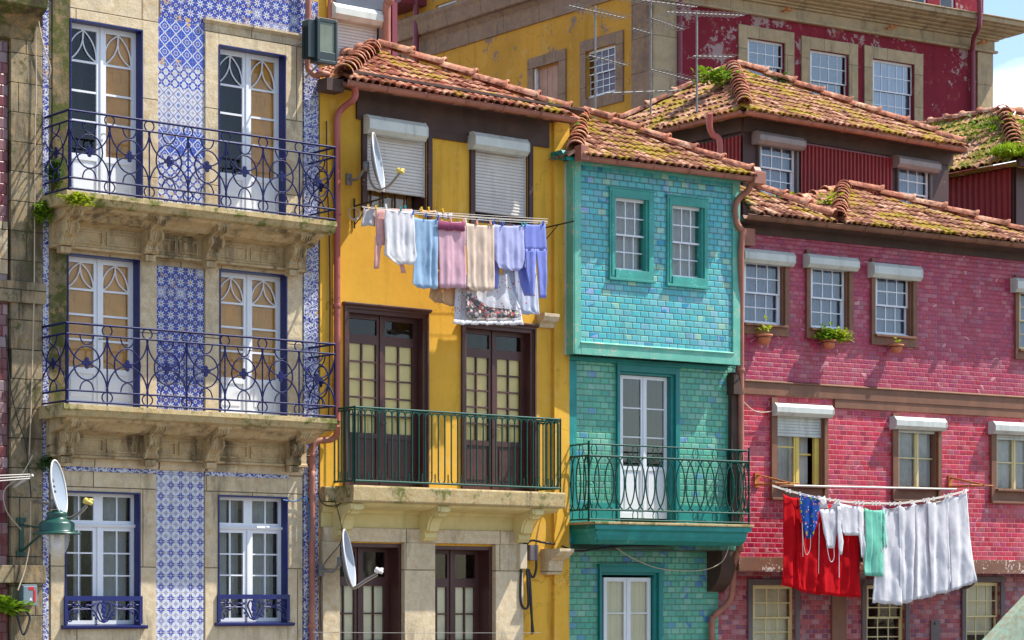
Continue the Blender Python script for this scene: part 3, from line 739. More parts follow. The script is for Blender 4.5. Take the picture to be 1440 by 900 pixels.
# granite surrounds, proud of the wall
for (a,b,c,d),(x0,x1),zt in ((D1,(72,221),top-.02),(D2,(287,424),HB.Z(287,33)),(D3,(66,219),HB.Z(66,340)),(D4,(287,424),HB.Z(66,340))):
    m = MB(); u0,u1 = U(x0),U(x1)
    if x0 < 100: q_=MB(); q_.box(u0,a,0,.035,c,zt); HB.part(q_,'mossy_jamb',M['granite_moss'],bevel=.01)
    else: m.box(u0,a,0,.035,c,zt)
    m.box(b,u1,0,.035,c,zt); m.box(a,b,0,.035,d,zt)
    HB.part(m,'door_surround',M['granite_frame'],bevel=.008)
m = MB(); u0,u1 = U(285),U(430); z = HB.Z(287,33); m.prof([(0,z),(.035,z),(.09,z+.045),(.09,z+.075),(0,z+.085)],u0,u1); HB.part(m,'cornice',M['granite_frame'])
for (a,b,c,d),(x0,x1) in ((W1,(70,218)),(W2,(287,424))):
    m = MB(); u0,u1 = U(x0),U(x1); zt = HB.Z(72,657); zb = 3.0
    m.box(u0,a,0,.03,zb,zt); m.box(b,u1,0,.03,zb,zt); m.box(a,b,0,.03,d,zt); m.box(a,b,0,.03,zb,c-.04)
    HB.part(m,'window_surround',M['granite_frame'],bevel=.008)
# cushion shaped lintel blocks under the lower balcony and under the upper one
for x0,x1,ya,yb in ((80,220,627,656),(221,286,628,652),(287,424,628,662)):
    m = MB(); u0,u1 = U(x0),U(x1); zt,zb = HB.Z(80,627),HB.Z(80,656); m.prof([(0,zb),(.05,zb+.01),(.075,zb+.05),(.08,zt-.08),(.06,zt-.02),(0,zt)],u0+.01,u1-.01); HB.part(m,'lintel_block',M['granite_frame'],bevel=.015)
# tile panels
def panel(x0,x1,zb,zt,mat,nm='tile_panel',w1=.012,lab=None):
    m = MB(); m.box(U(x0),U(x1),0,w1,zb,zt); o = HB.part(m,nm,M[mat]); 
    if lab: o['label'] = lab
zf = HB.Z(287,33)
m = MB(); m.box(U(225),uE-.005,0,.014,zf+.09,top-.01); m.box(U(225),U(287),0,.014,zf-.02,zf+.09); o=HB.part(m,'tile_frieze',M['az_star']); o['label']='upper field of dense blue star tiles with broken patches'
z1 = HB.Z(221,33); zs = [HB.Z(221,y) for y in (40,90,120,178,216,300)]
panel(221,287,zs[1],zf-.02,'az_cross',lab='blue tiles with white crossed diamonds'); panel(221,287,zs[2],zs[1],'az_floral'); panel(221,287,zs[3],zs[2],'az_lattice',lab='pale lattice pattern tiles')
panel(221,287,zs[4],zs[3],'az_cross'); panel(221,287,up_floor,zs[4],'az_floral')
panel(219,286,lo_floor,HB.Z(219,373),'az_star',lab='tall panel of blue star tiles between the middle doors'); panel(218,286,3.0,HB.Z(218,656),'az_white',lab='tall panel of white tiles with blue stars between the lower windows')
panel(90,218,HB.Z(90,662),HB.Z(90,653),'az_border',w1=.045); panel(287,404,HB.Z(287,669),HB.Z(287,659),'az_border',w1=.045)
panel(58,66,3,top,'az_border',w1=.05); panel(425,438,3,HB.Z(425,62),'az_border',w1=.05)
panel(439,446.5,3,HB.Z(425,62),'az_border',w1=.03)
# stone pilaster behind the left tile strip
m = MB(); m.box(-.018,.10,.0,.02,3,top); HB.part(m,'corner_stone',M['granite_moss'])

# balconies
def blue_balcony(zt, xl, lab):
    w = .82; uL = U(xl-3,w); uR = U(474,w)
    m = MB(); m.prof([(0.03,zt),(w,zt),(w+.005,zt-.07),(w-.02,zt-.10),(w-.05,zt-.16),(w-.12,zt-.18),(0.03,zt-.18)],uL,uR)
    o = HB.part(m,'balcony',M['slab_stone'],bevel=.006); o['label'] = lab
    m = MB(); m.prof([(0.03,zt-.18),(w-.14,zt-.18),(w-.18,zt-.215),(w-.30,zt-.25),(w-.42,zt-.33),(.22,zt-.36),(.16,zt-.38),(.16,zt-.66),(.20,zt-.68),(.20,zt-.71),(.03,zt-.72)],uL+.12,uR-.12)
    # recessed looking panels as raised frames
    cs = [U(x,.5) for x in (103,222,308,424)]
    for a,b in zip(cs[:-1],cs[1:]):
        mid = (a+b)/2
        for p,q in ((a+.17,mid-.03),(mid+.03,b-.17)):
            z0,z1 = zt-.62,zt-.43
            m.box(p,q,.155,.185,z1-.02,z1); m.box(p,q,.155,.185,z0,z0+.02); m.box(p,p+.02,.155,.185,z0+.02,z1-.02); m.box(q-.02,q,.155,.185,z0+.02,z1-.02)
    f = HB.part(m,'frieze',M['granite_carved'],o)
    for c in cs:
        m = MB(); h2 = .095
        pr = [(.16,zt-.20),(.64,zt-.20),(.66,zt-.24),(.62,zt-.30),(.52,zt-.33),(.44,zt-.38),(.42,zt-.46),(.40,zt-.53),(.33,zt-.59),(.34,zt-.64),(.30,zt-.69),(.20,zt-.72),(.16,zt-.72)]
        m.prof(pr,c-h2,c+h2); m.box(c-h2-.03,c+h2+.03,.16,.67,zt-.235,zt-.185)
        for s in (-1,1):   # volutes
            m.lathe([(.0,-.02),(.085,-.018),(.10,0),(.085,.018),(0,.02)],(c+s*h2,-.40,zt-.44),14,(1,0,0),False); m.lathe([(0,-.035),(.03,-.03),(.03,.03),(0,.035)],(c+s*h2,-.40,zt-.44),10,(1,0,0),False)
            m.lathe([(.0,-.02),(.045,-.018),(.055,0),(.045,.018),(0,.02)],(c+s*h2,-.29,zt-.65),12,(1,0,0),False)
        for k in (-.045,0,.045): m.tube(smooth_path([(c+k,-w_-.004,z_) for w_,z_ in pr[1:10]],3),.012,5)
        m.box(c-h2*.9,c+h2*.9,.16,.30,zt-.80,zt-.71)
        HB.part(m,'corbel',M['granite_carved'],o,bevel=.006)
    R = MB(); uL2, uR2 = U(xl,WR), U(471,WR)
    f,Ln = run_front(uL2,uR2,WR); blue_rail(R,f,Ln,7,zt,1.14)
    for u in (uL2,uR2):
        f,Ln = run_side(u,WR); blue_rail(R,f,Ln,1,zt,1.14)
    HB.part(R,'railing',M['iron_blue'],o); return o
blue_balcony(up_floor,97,'upper granite balcony with mossy slab and blue scrolled railing')
blue_balcony(lo_floor,93,'lower granite balcony with blue scrolled railing')
# french doors
def french(rect,backs,lab):
    a,b,c,d = rect; lin = MB(); t = .02
    lin.box(a,a+t,-.30,.045,c,d); lin.box(b-t,b,-.30,.045,c,d); lin.box(a+t,b-t,-.30,.045,d-t,d)
    w = -.13; m = MB(); g = MB(); u0,u1 = a+t,b-t; mid = (u0+u1)/2; zt,zb = d-t,c+.02; sp = []
    cuts = (.255,.495,.735)
    for p,q in ((u0,mid-.002),(mid+.002,u1)):
        s = leaf_mb(m,g,p,q,zb,zt,w,.075,1,4,.03,.27,.05,cuts,.075); sp.append(s)
        A,B,G0,G1 = s; zc = G1-(G1-G0)*cuts[0]+.015; hh = G1-zc; ww = B-A
        def arc(p0,p1,bul):
            P0,P1 = Vector(p0),Vector(p1); dd = P1-P0; nn = Vector((-dd.y,dd.x)).normalized(); out = []
            for i in range(11):
                t_ = i/10; v = P0+dd*t_+nn*bul*4*t_*(1-t_)*dd.length; out.append((v.x,-(w-.014),v.y))
            return out
        for ends in (((A,zc),(A+ww/2,G1)),((B,zc),(A+ww/2,G1))):
            for bl in (.19,-.13): m.tube(arc(ends[0],ends[1],bl),.0125,5)
    m.box(mid-.022,mid+.022,w,w+.018,zb,zt)
    m.box(u0,u1,w-.05,w+.03,c,c+.025)
    o = HB.part(m,'door',M['white']); o['label'] = lab
    HB.part(lin,'door_frame',M['navy'],o); HB.part(g,'glass_pane',M['glass'],o)
    for bk,(A,B,G0,G1) in zip(backs,sp):
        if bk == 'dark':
            q = curtain_mb(A-.02,B+.02,G0-.02,G1,w-.3,.03,.2); HB.part(q,'dark_backing',M['dark'],o); continue  # dark sheet stands in for the unlit room behind the pane
        q = MB(); q.box(A-.02,B+.02,w-.08,w-.06,G0-.02,G1+.02)
        for k in range(2): x = A+(B-A)*(k+1)/3; q.box(x-.004,x+.004,w-.06,w-.054,G0,G1)
        for k in range(3):
            z0 = G0+(G1-G0)*(.06+k*.32); q.box(A+.05,B-.05,w-.06,w-.052,z0,z0+(G1-G0)*.24)
        HB.part(q,'inner_shutter',M[bk],o)
    m = MB(); m.tube([(mid,-(w+.02),c+1.05),(mid,-(w+.05),c+1.05),(mid+.07,-(w+.05),c+1.05)],.008,6); HB.part(m,'door_handle',M['steel'],o)
french(D1,('dark','ochre'),'white french door of the upper floor beside the left corner'); french(D2,('dark','ochre'),'white french door of the upper floor nearer the yellow house')
french(D3,('ochre','ochre'),'white french door of the middle floor beside the left corner'); french(D4,('ochre','ochre'),'white french door of the middle floor nearer the yellow house')
# lower windows
def low_window(rect, cur, lab):
    a,b,c,d = rect; w = -.12; t=.022; mid = (a+b)/2
    m = MB(); g = MB(); lin = MB()
    lin.box(a,a+t,-.3,.042,c,d); lin.box(b-t,b,-.3,.042,c,d); lin.box(a+t,b-t,-.3,.042,d-t,d)
    a2,b2,z2 = a+t,b-t,d-t; zt = z2-(d-c)*.235
    for p,q in ((a2,mid-.03),(mid+.03,b2)):
        s1 = leaf_mb(m,g,p,q,zt+.02,z2,w,.045,2,1,.022,0,.045,None,.045)
        s2 = leaf_mb(m,g,p,q,c+.02,zt-.03,w,.055,2,4,.022,0,.05,None,.055)
        if cur: HB_c.append((s1,s2))
    m.box(mid-.03,mid+.03,w-.05,w,c+.02,z2); m.prof([(w-.05,zt-.03),(w+.03,zt-.03),(w+.045,zt+.0),(w+.03,zt+.02),(w-.05,zt+.02)],a2,b2)
    m.box(mid-.022,mid+.022,w,w+.02,c+.02,zt-.03)
    o = HB.part(m,'window',M['white']); o['label'] = lab
    HB.part(lin,'window_frame',M['navy'],o); HB.part(g,'glass_pane',M['glass_blue'],o)
    for p,q in (((a2+.30,a2+.42),) if not cur else ((a2+.03,mid-.25),(mid-.2,mid-.05))): HB.part(curtain_mb(p,q,c+.03,z2-.02,w-.2,.015,.06),'curtain',M['curtain'],o)
    HB.part(curtain_mb(mid+.03,b2-.02,c+.03,z2-.02,w-.2,.015,.06),'curtain',M['curtain'],o)
    sl = MB(); sl.prof([(0,c-.05),(.10,c-.05),(.12,c-.02),(.12,c),(-.12,c+.02),(-.12,c-.04)],a-.06,b+.08); HB.part(sl,'sill',M['navy'],o)
    # grille
    gr = MB(); zt = c+.43; zb = c+.02; wf = .05
    gr.box(a-.02,b+.02,.035,.065,zt-.07,zt); gr.box(a-.02,a+.03,.035,.065,zb,zt-.07); gr.box(b-.03,b+.02,.035,.065,zb,zt-.07)
    f = lambda s,z: (s,-wf,z)
    L = b-a; mz = zb+.16
    for sg in (-1,1):
        X = lambda t: mid+sg*t*L/2
        pts = [f(X(.02),zb+.03),f(X(.12),zb+.06),f(X(.22),mz),f(X(.34),zb+.215),f(X(.55),zb+.215),f(X(.82),zb+.215),f(X(.93),mz),f(X(.94),zb+.07),f(X(.88),zb+.04),f(X(.83),zb+.08),f(X(.87),zb+.12)]
        gr.tube(smooth_path(pts,4),.011,6)
        gr.tube(smooth_path([f(X(.02),zb+.03),f(X(.13),zb+.17),f(X(.17),zb+.25),f(X(.10),zb+.32),f(X(.03),zb+.27),f(X(.05),zb+.21)],4),.013,6)
        gr.tube(arc_pts(f,X(.55),zb+.285,.055,.055,PI*.95,PI*2.05,10),.011,6); gr.tube(arc_pts(f,X(.80),zb+.28,.03,.03,0,2*PI,10)[:-1],.009,5,True)
        gr.tube(smooth_path([f(X(.2),zb+.30),f(X(.35),zb+.27),f(X(.48),zb+.28)],5),.012,5); gr.tube([f(X(.63),zb+.28),f(X(.74),zb+.28)],.012,5); gr.tube([f(X(.86),zb+.28),f(X(.95),zb+.28)],.01,5)
        for t_,z_ in ((.2,.08),(.28,.27),(.40,.28),(.68,.28),(.78,.16),(.70,.18),(.26,.13)): gr.lathe([(0,-.012),(.02,-.008),(.02,.008),(0,.012)],f(X(t_),zb+z_),6,(0,1,0),False)
    for z_,rr in ((.05,.035),(.12,.03),(.19,.045),(.26,.035),(.32,.025)): gr.lathe([(0,-.014),(rr,-.008),(rr,.008),(0,.014)],f(mid,zb+z_),8,(0,1,0),False)
    HB.part(gr,'grille',M['navy'],o)
HB_c = []
low_window(W1,False,'white cross window with blue iron grille behind the street lamp'); low_window(W2,True,'white cross window with blue iron grille next to the rain pipe')
# cornice top right fragments and a downpipe between blue and yellow
def pipe(h, pts, r, mat, name='downpipe', parent=None, n=5, collars=()):
    m = MB(); m.tube(smooth_path(pts,n),r,9)
    for c in collars: m.lathe([(r*1.22,-.03),(r*1.3,-.02),(r*1.3,.02),(r*1.22,.03)],c,10)
    return h.part(m,name,M[mat],parent)
z6 = HB.Z(436,100,.1)
pipe(HB,[HB.L(434,-40,.12),HB.L(433.5,20,.12),HB.L(433,88,.12),HB.L(436,100,.16),HB.L(444,106,.2),HB.L(452,103,.3),HB.L(462,105,.3)],.05,'copper')
pipe(HB,[HB.L(474,598,.3),HB.L(474,610,.22),HB.L(466,618,.15),HB.L(448,620,.12),HB.L(440,628,.10),HB.L(439,660,.10),HB.L(439,700,.10),(HB.U(439,.1),-.10,3.0)],.05,'copper',collars=[HB.L(439,640,.1),HB.L(439,880,.1)])

# ================================================================ LEFT NEIGHBOUR
HL = H(58, HB.depth(58)+.02, 5000)
HL.house('granite_house','narrow slice of an old granite house with red glazed tiles at the left edge')
lw = wall_mb(HL.U(-60),-.01,0,HL.Z(58,-80),[],w=-.02); HL.part(lw,'wall',M['granite_dark'])
m = MB(); m.box(HL.U(12),HL.U(56),-.02,.08,0,HL.Z(20,34)); HL.part(m,'pilaster',M['granite_dark'])
m = MB(); zc = HL.Z(14,396); m.box(HL.U(-40),HL.U(59),-.02,.14,zc-.30,zc); HL.part(m,'string_course',M['granite_dark'],bevel=.01); m=MB(); m.box(HL.U(-40),HL.U(59),-.02,.14,HL.Z(14,820),HL.Z(14,795)); HL.part(m,'string_course',M['granite_dark'],bevel=.01)
m = MB(); m.box(HL.U(-50),HL.U(9),-.02,.03,HL.Z(10,900)-2,HL.Z(10,60)); HL.part(m,'tile_panel',M['red_square'])
m = MB(); zt = HL.Z(60,-10,.5)
m.prof([(0,zt-.62),(.10,zt-.60),(.14,zt-.45),(.28,zt-.32),(.42,zt-.27),(.52,zt-.22),(.55,zt-.05),(.50,zt+.05),(0,zt+.1)],HL.U(-60),HL.U(66,.5)); HL.part(m,'cornice',M['granite_moss'],bevel=.01)
m = MB(); zz = HL.Z(0,312); m.box(HL.U(-30),HL.U(8),0,.06,HL.Z(0,385),zz); HL.part(m,'plaque',M['granite'])

# ================================================================ YELLOW HOUSE
HY = H(447, HYd, 5000)
HY.house('yellow_house','mustard yellow plastered house with dark french doors and a green iron balcony')
Y = HY
def yr(x0,x1,yt,yb=None,zb=None,w=0): return r2(HY,x0,x1,yt,yb,zb,w)
def r2(h,x0,x1,yt,yb=None,zb=None,w=0):
    u0,u1,b,t = h.rect(x0,x1,yt,yb if yb is not None else yt+10,w); return (u0,u1,zb if zb is not None else b,t)
yfl = Y.Z(499,682,.62)
U1 = yr(514,600,165,292); U2 = yr(666,742,190,312); E1 = yr(487,599,433,zb=yfl); E2 = yr(652,750,455,zb=yfl); G1 = yr(472,565,763,zb=1.0); G2 = yr(605,692,767,zb=1.0)
ytop = Y.Z(500,118,.0)
yE = Y.U(797)
Y.part(wall_mb(0.005,yE,0,ytop,[U1,U2,E1,E2,G1,G2],depth=4.4,reveal=.35),'wall',M['yellow'])
m = MB(); m.box(Y.U(776),yE,0,.07,0,ytop-.05); Y.part(m,'pilaster',M['yellow']); m=MB(); m.box(.01,Y.U(470),0,.05,Y.Z(450,690),Y.Z(450,110)); Y.part(m,'pilaster',M['yellow'])
# dark timber fascia under the eaves
m = MB(); z0 = Y.Z(505,168); m.box(Y.U(500),Y.U(770),.0,.05,z0,ytop+.02); m.box(Y.U(600),Y.U(655),.0,.045,z0-.12,z0)
m.prof([(0,ytop-.12),(.05,ytop-.12),(.18,ytop-.02),(.42,ytop+.06),(.42,ytop+.10),(0,ytop+.10)],Y.U(470),Y.U(800)); Y.part(m,'eaves_boards',M['darkwood'])
# upper windows
for rc,box_,sl,x,lab in ((U1,(521,601,160,184),(522,594,180,267),(507,600),'upper window with white roller shutter behind the satellite dish'),(U2,(670,744,184,206),(671,736,196,297),(656,742),'upper window with white roller shutter above the drying trousers')):
    a,b,c,d = rc; m = MB(); w=-.05
    m.box(a,a+.04,-.30,-.02,c,d); m.box(b-.04,b,-.30,-.02,c,d); m.box(a+.04,b-.04,-.30,-.02,c,c+.05)
    m.box(a,b,-.2,-.16,(c+c+.45)/2+.1,c+.45)
    for k in range(1,5): m.box(a+(b-a)*k/5-.012,a+(b-a)*k/5+.012,-.22,-.19,c+.05,d-.05)
    o = Y.part(m,'window',M['maroon']); o['label'] = lab
    g = MB(); g.add([(a+.03,.245,c),(b-.03,.245,c),(b-.03,.245,d),(a+.03,.245,d)],[(0,1,2,3)]); Y.part(g,'glass_pane',M['glass_blue'],o)
    Y.part(curtain_mb(a+.05,b-.05,c,d,-.33,.01,.3),'curtain',M['ochre' if x[0]<600 else 'curtain_blue'],o)
    shutter_box(Y,o,*box_,.0,.22)
    zb = Y.Z(sl[0],sl[3],-.0); slats(Y,o,0,0,0,0,-.03,rectu=(a+.05,b-.05,zb,d))
    
    for p_,q_ in ((a-.09,a),(b,b+.08)): m = MB(); m.box(p_,q_,0,.052,c-.05,z0+.1); Y.part(m,'window_jamb',M['maroon_worn'],o)
# middle french doors
def dark_doors(rc, panel, rows, back, lab, fr=.10, top_h=.13, w=-.16, arch=True, stone_=False):
    a,b,c,d = rc; m = MB(); g = MB(); t=.06
    m.box(a,a+t,-.3,-.001,c,d); m.box(b-t,b,-.3,-.001,c,d); m.box(a+t,b-t,-.3,-.001,d-t,d)
    u0,u1,zt = a+t,b-t,d-t; mid=(u0+u1)/2; ztr = zt-(d-c)*top_h; sp=[]
    for p,q in ((u0,mid-.003),(mid+.003,u1)):
        leaf_mb(m,g,p,q,ztr-.02,zt,w,.075,1,1,.02,0,.05,None,.07)
        s = leaf_mb(m,g,p,q,c+.03,ztr-.02,w,.085,2,rows,.024,panel,.05,None,.075); sp.append((p,q,s))
    m.box(mid-.03,mid+.03,w,w+.02,c+.03,zt)
    o = Y.part(m,'door',M['maroon']); o['label'] = lab
    Y.part(g,'glass_pane',M['glass'],o)
    for p,q,(A,B,G0,G1) in sp:
        k = MB(); k.box(A-.02,B+.02,w-.08,w-.055,G0-.02,G1+.02); 
        if back == 'creamcurt':
            for i in range(int((G1-G0)/.09)): k.box(A,B,w-.055,w-.050,G0+i*.09,G0+i*.09+.08)
        Y.part(k,'inner_shutter',M[back],o)
    if fr:
        k = MB(); k.box(a-fr,a,0,.045,c,d+fr); k.box(b,b+fr*.6,0,.045,c,d+fr); k.box(a,b,0,.045,d,d+fr); k.prof([(.045,d+fr-.03),(.085,d+fr),(.085,d+fr+.03),(0,d+fr+.03),(0,d+fr-.03)],a-fr-.02,b+fr*.6+.03)
        Y.part(k,'door_frame',M['maroon'],o,bevel=.006)
    k = MB(); k.tube([(mid,-(w+.03),c+1.05),(mid,-(w+.06),c+1.05),(mid+.08,-(w+.06),c+1.05)],.009,6); Y.part(k,'door_handle',M['steel'],o)
dark_doors(E1,.36,5,'creamboard','dark french door above the balcony, next to the rain pipe',fr=.06); dark_doors(E2,.36,5,'creamboard','dark french door above the balcony, below the flowered tablecloth',fr=.06)
dark_doors(G1,.02,10,'creamcurt','dark glazed door at the bottom behind the lower satellite dish',fr=0,top_h=.10,w=-.28); dark_doors(G2,.02,10,'creamcurt','dark glazed door at the bottom between two stone pilasters',fr=0,top_h=.10,w=-.28)
# stone ground floor front
zc = Y.Z(500,762)
for x0,x1 in ((449,473),(564,607),(692,731)): m = MB(); m.box(Y.U(x0),Y.U(x1),0,.10,0,zc); Y.part(m,'stone_pilaster',M['granite_frame'],bevel=.008)
m = MB(); m.box(Y.U(450),Y.U(731),0,.11,zc+.002,zc+.22); Y.part(m,'stone_lintel',M['granite_frame'],bevel=.008)
m = MB(); m.box(.02,Y.U(736),0,.06,zc+.224,yfl-.05); m.prof([(.06,yfl-.42),(.10,yfl-.40),(.13,yfl-.32),(.2,yfl-.30),(.22,yfl-.26),(.06,yfl-.25)],.02,Y.U(730)); Y.part(m,'moulded_panel',M['cream_stone'])
# balcony
wB = .66; uL,uR = Y.U(497,wB),Y.U(795,wB)
m = MB(); m.prof([(0.06,yfl),(wB,yfl),(wB+.01,yfl-.03),(wB,yfl-.24),(wB-.03,yfl-.26),(.06,yfl-.26)],uL,uR); m.box(0.01,Y.U(474,.1),.055,.18,yfl-.24,yfl-.01)
bal = Y.part(m,'balcony',M['slab_stone'],bevel=.012); bal['label']='cream stone balcony with lichen and green loop railing'
m = MB(); m.prof([(0.06,yfl-.26),(wB-.10,yfl-.26),(wB-.12,yfl-.30),(wB-.2,yfl-.33),(.10,yfl-.36),(.06,yfl-.36)],uL+.05,uR-.05); Y.part(m,'soffit',M['cream_stone'],bal)
for x in (498,620,752):
    c = Y.U(x,.5); pr = [(.06,yfl-.36),(.58,yfl-.28),(.60,yfl-.36),(.52,yfl-.39),(.50,yfl-.43),(.44,yfl-.435),(.38,yfl-.46),(.33,yfl-.52),(.30,yfl-.60),(.29,yfl-.66),(.22,yfl-.68),(.24,yfl-.76),(.18,yfl-.82),(.06,yfl-.82)]
    m = MB(); m.prof(pr,c-.12,c+.12); m.prof([(a+.012,b-.012) for a,b in pr[1:11]]+[(.2,yfl-.66),(.3,yfl-.45),(.5,yfl-.34)],c-.075,c+.075); Y.part(m,'bracket',M['cream_stone'],bal,bevel=.008)
R = MB(); wr=.60; a,b = Y.U(499,wr),Y.U(788,wr); zr = yfl+.0; hr = Y.Z(499,574,wr)-yfl
f,Ln = run_front(a,b,wr); loop_rail(R,f,Ln,16,zr+.02,hr)
for u in (a,b): f,Ln = run_side(u,wr); loop_rail(R,f,Ln,3,zr+.02,hr)
Y.part(R,'railing',M['iron_green'],bal)
# stone corbels beside the teal house
for x0,x1,yt,yb,sc_,nm in ((757,776,441,460,.22,0),(763,783,772,808,.5,1)):
    m = MB(); a,b,zb,zt = Y.rect(x0,x1,yt,yb,.05); m.prof([(0,zt),(sc_,zt),(sc_,zt-.05),(sc_*.8,zt-.12),(sc_*.45,zt-.2 if nm else zt-.16),(sc_*.4,zb+.05),(sc_*.3,zb),(0,zb)],a,b if nm else b+.03); Y.part(m,'corbel',M['granite_frame'],bevel=.008)
# roof
wE=.45
EL = Vector(Y.L(484,110,wE)); ER = Vector(Y.L(803,160,wE)); ez = (EL.z+ER.z)/2; EL.z = ER.z = ez
def apexpt(h,px,py,w): return Vector(h.L(px,py,w))
AP = apexpt(Y,528,72,wE-2.15); AB = AP+Vector((0,1.2,0)); BL = EL+Vector((0,4.6,0)); BR = ER+Vector((0,4.6,0))
m = MB(); tile_face(m,[EL,ER,AP],.185,.33,2); tile_face(m,[BL,EL,AP,AB],.2,.33,3); tile_face(m,[ER,BR,AB,AP],.2,.33,4)
m.add([EL+Vector((0,0,-.06)),ER+Vector((0,0,-.06)),BR,BL],[(0,1,2,3)])
ry = Y.part(m,'roof',M['roof']); ry['label']='hipped terracotta roof with dense narrow tile rows'
m = MB(); cap_row(m,EL+Vector((0.02,.05,.05)),AP+Vector((0,0,.06)),.13,.30,5); cap_row(m,ER+Vector((-.05,.05,.07)),AP+Vector((.05,0,.13)),.125,.56,6); cap_row(m,AB+Vector((0,0,.05)),AP+Vector((0,0,.05)),.12,.4,7); Y.part(m,'ridge_tiles',M['ridge'],ry)
g0 = EL+Vector((-.02,-.06,-.07)); g1 = ER+Vector((0.03,-.06,-.07)); Y.part(gutter_mb([g0,g1]),'gutter',M['copper'],ry)
m = MB(); m.box(EL.x-.35,EL.x-.02,-wE+.0,.5,ez-.16,ez-.02) if False else m.box(EL.x-.30,EL.x+.02,.15,.42,ez-.22,ez-.03); Y.part(m,'eaves_timber',M['darkwood'],ry)
pipe(Y,[g0+Vector((.16,0,-.05)),Vector(Y.L(500,130,.42)),Vector(Y.L(497,140,.38)),Vector(Y.L(482,152,.18)),Vector(Y.L(474.5,165,.13)),Vector(Y.L(474,200,.12)),Vector(Y.L(474,300,.12)),Vector(Y.L(474,450,.12)),Vector(Y.L(474,592,.12))],.052,'pipe_pink',collars=[Y.L(474,300,.12),Y.L(474,430,.12)])

# ================================================================ TEAL HOUSE
HT = H(797, HY.depth(797), 5900)
HT.house('teal_house','narrow house of turquoise glazed tiles with a boxed upper bay and green oval railing')
T = HT; tU, tZ, tP = T.U, T.Z, T.part
tE = tU(1035); WBAY=.30; bz0 = tZ(808,498,WBAY); bz1 = tZ(808,212,WBAY)
jz = tZ(835,762,.5)         # underside of the balcony / jetty
tfl = tZ(835,733,.75)
DM = (tU(868),tU(950),tfl,tZ(868,520)); 
tP(wall_mb(tU(797),tE,jz-.1,bz0+.02,[(tU(870),tU(948),tfl,tZ(870,522))],depth=4.3,reveal=.3),'wall',M['green_tile'])
b0,b1 = tU(797),tU(1038,WBAY)
O1 = (tU(856,WBAY),tU(918,WBAY),tZ(856,390,WBAY),tZ(856,264,WBAY)); O2 = (tU(937,WBAY),tU(994,WBAY),tZ(937,399,WBAY),tZ(937,275,WBAY))
B1 = (tU(863,WBAY),tU(912,WBAY),tZ(863,380,WBAY),tZ(863,276,WBAY)); B2 = (tU(943,WBAY),tU(990,WBAY),tZ(943,390,WBAY),tZ(943,287,WBAY))
bx0 = tU(808,WBAY)
tP(wall_mb(bx0+.003,b1,bz0,bz1,[B1,B2],w=WBAY,depth=WBAY+4.3,reveal=.25),'bay_wall',M['teal_tile'])
m = MB(); t=.12; e=WBAY+.035; q=WBAY
m.box(bx0-.02,bx0+.11,q,e,bz0,bz1); m.box(b1-.14,b1+.02,q,e,bz0,bz1); m.box(bx0+.11,b1-.14,q,e,bz1-.22,bz1); m.box(bx0+.11,b1-.14,q,e+.004,bz0,bz0+.20)
m.prof([(q,bz0+.16),(e,bz0+.16),(e+.03,bz0+.20),(q,bz0+.23)],bx0+.10,b1-.13)
m.box(bx0-.045,bx0-.021,.0,e-.006,bz0,bz1); o=tP(m,'bay_frame',M['teal_worn'],bevel=.006); o['label']='worn turquoise boards round the bay with flaking paint'
m = MB(); m.box(bx0-.06,bx0-.048,.0,.13,bz0-.0,bz1); tP(m,'white_batten',M['pvc'])
m = MB(); m.box(b0+.005,tU(808),.0,.06,tfl,bz0-.08); tP(m,'corner_board',M['teal_board']); m=MB(); m.box(tU(809),tU(865),.0,.03,tfl,tfl+.34); tP(m,'skirting_board',M['teal_board']); m=MB(); m.box(tU(952),tE,.0,.03,tfl,tfl+.34); tP(m,'skirting_board',M['teal_board']); m=MB(); m.box(b0,b1-.05,.0,.07,bz0-.07,bz0-.005); tP(m,'bay_cill_board',M['teal_board'])
for rc,xs,lab in ((B1,(862.5,911,276,381),'left white sash window of the turquoise bay'),(B2,(942.5,989,287,391),'right white sash window of the turquoise bay')):
    a,b,c,d = rc; oa,ob,oc,od = O1 if rc is B1 else O2
    o,_ = sash_window(T,xs[0],xs[1],xs[2],xs[3],WBAY-.06,3,(2,2),label=lab)
    m = MB(); w=.07
    m.box(oa,a+.01,q,e,oc,od); m.box(b-.01,ob,q,e,oc,od); m.box(a+.01,b-.01,q,e,d-.01,od); m.box(a+.01,b-.01,q,e+.02,oc,c+.02)
    m.box(oa+.04,a-.02,e,e+.012,oc+.03,od-.04); m.box(oa-.02,ob+.02,e-.02,e+.03,oc-.04,oc)
    m.box(a,a+.045,q-.22,q,c,d); m.box(b-.05,b,q-.22,q,c,d); m.box(a+.04,b-.04,q-.2,q-.02,c,c+.03)
    m.box(oa-.02,ob+.02,q,e+.012,od,od+.02); tP(m,'window_frame',M['teal_frame_light'],o,bevel=.004)
    k=MB(); k.box(a+.04,b-.04,q-.14,q-.138,c,d)
# door of the middle floor
a,b,c,d = tU(870),tU(948),tfl,tZ(870,522)
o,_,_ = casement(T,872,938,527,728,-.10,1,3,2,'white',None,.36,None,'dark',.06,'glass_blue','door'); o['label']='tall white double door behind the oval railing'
m = MB(); m.box(a-.06,a,0,.05,c,d+.13); m.box(b,b+.09,0,.05,c,d+.13); m.box(a,b,0,.05,d,d+.13); m.prof([(.05,d+.10),(.08,d+.13),(.08,d+.16),(0,d+.16)],a-.08,b+.11)
m.box(a,a+.03,-.25,0,c,d); m.box(b-.07,b,-.25,0,c,d); m.box(a+.03,b-.07,-.25,0,d-.04,d); tP(m,'door_frame',M['teal_frame'],o,bevel=.006)
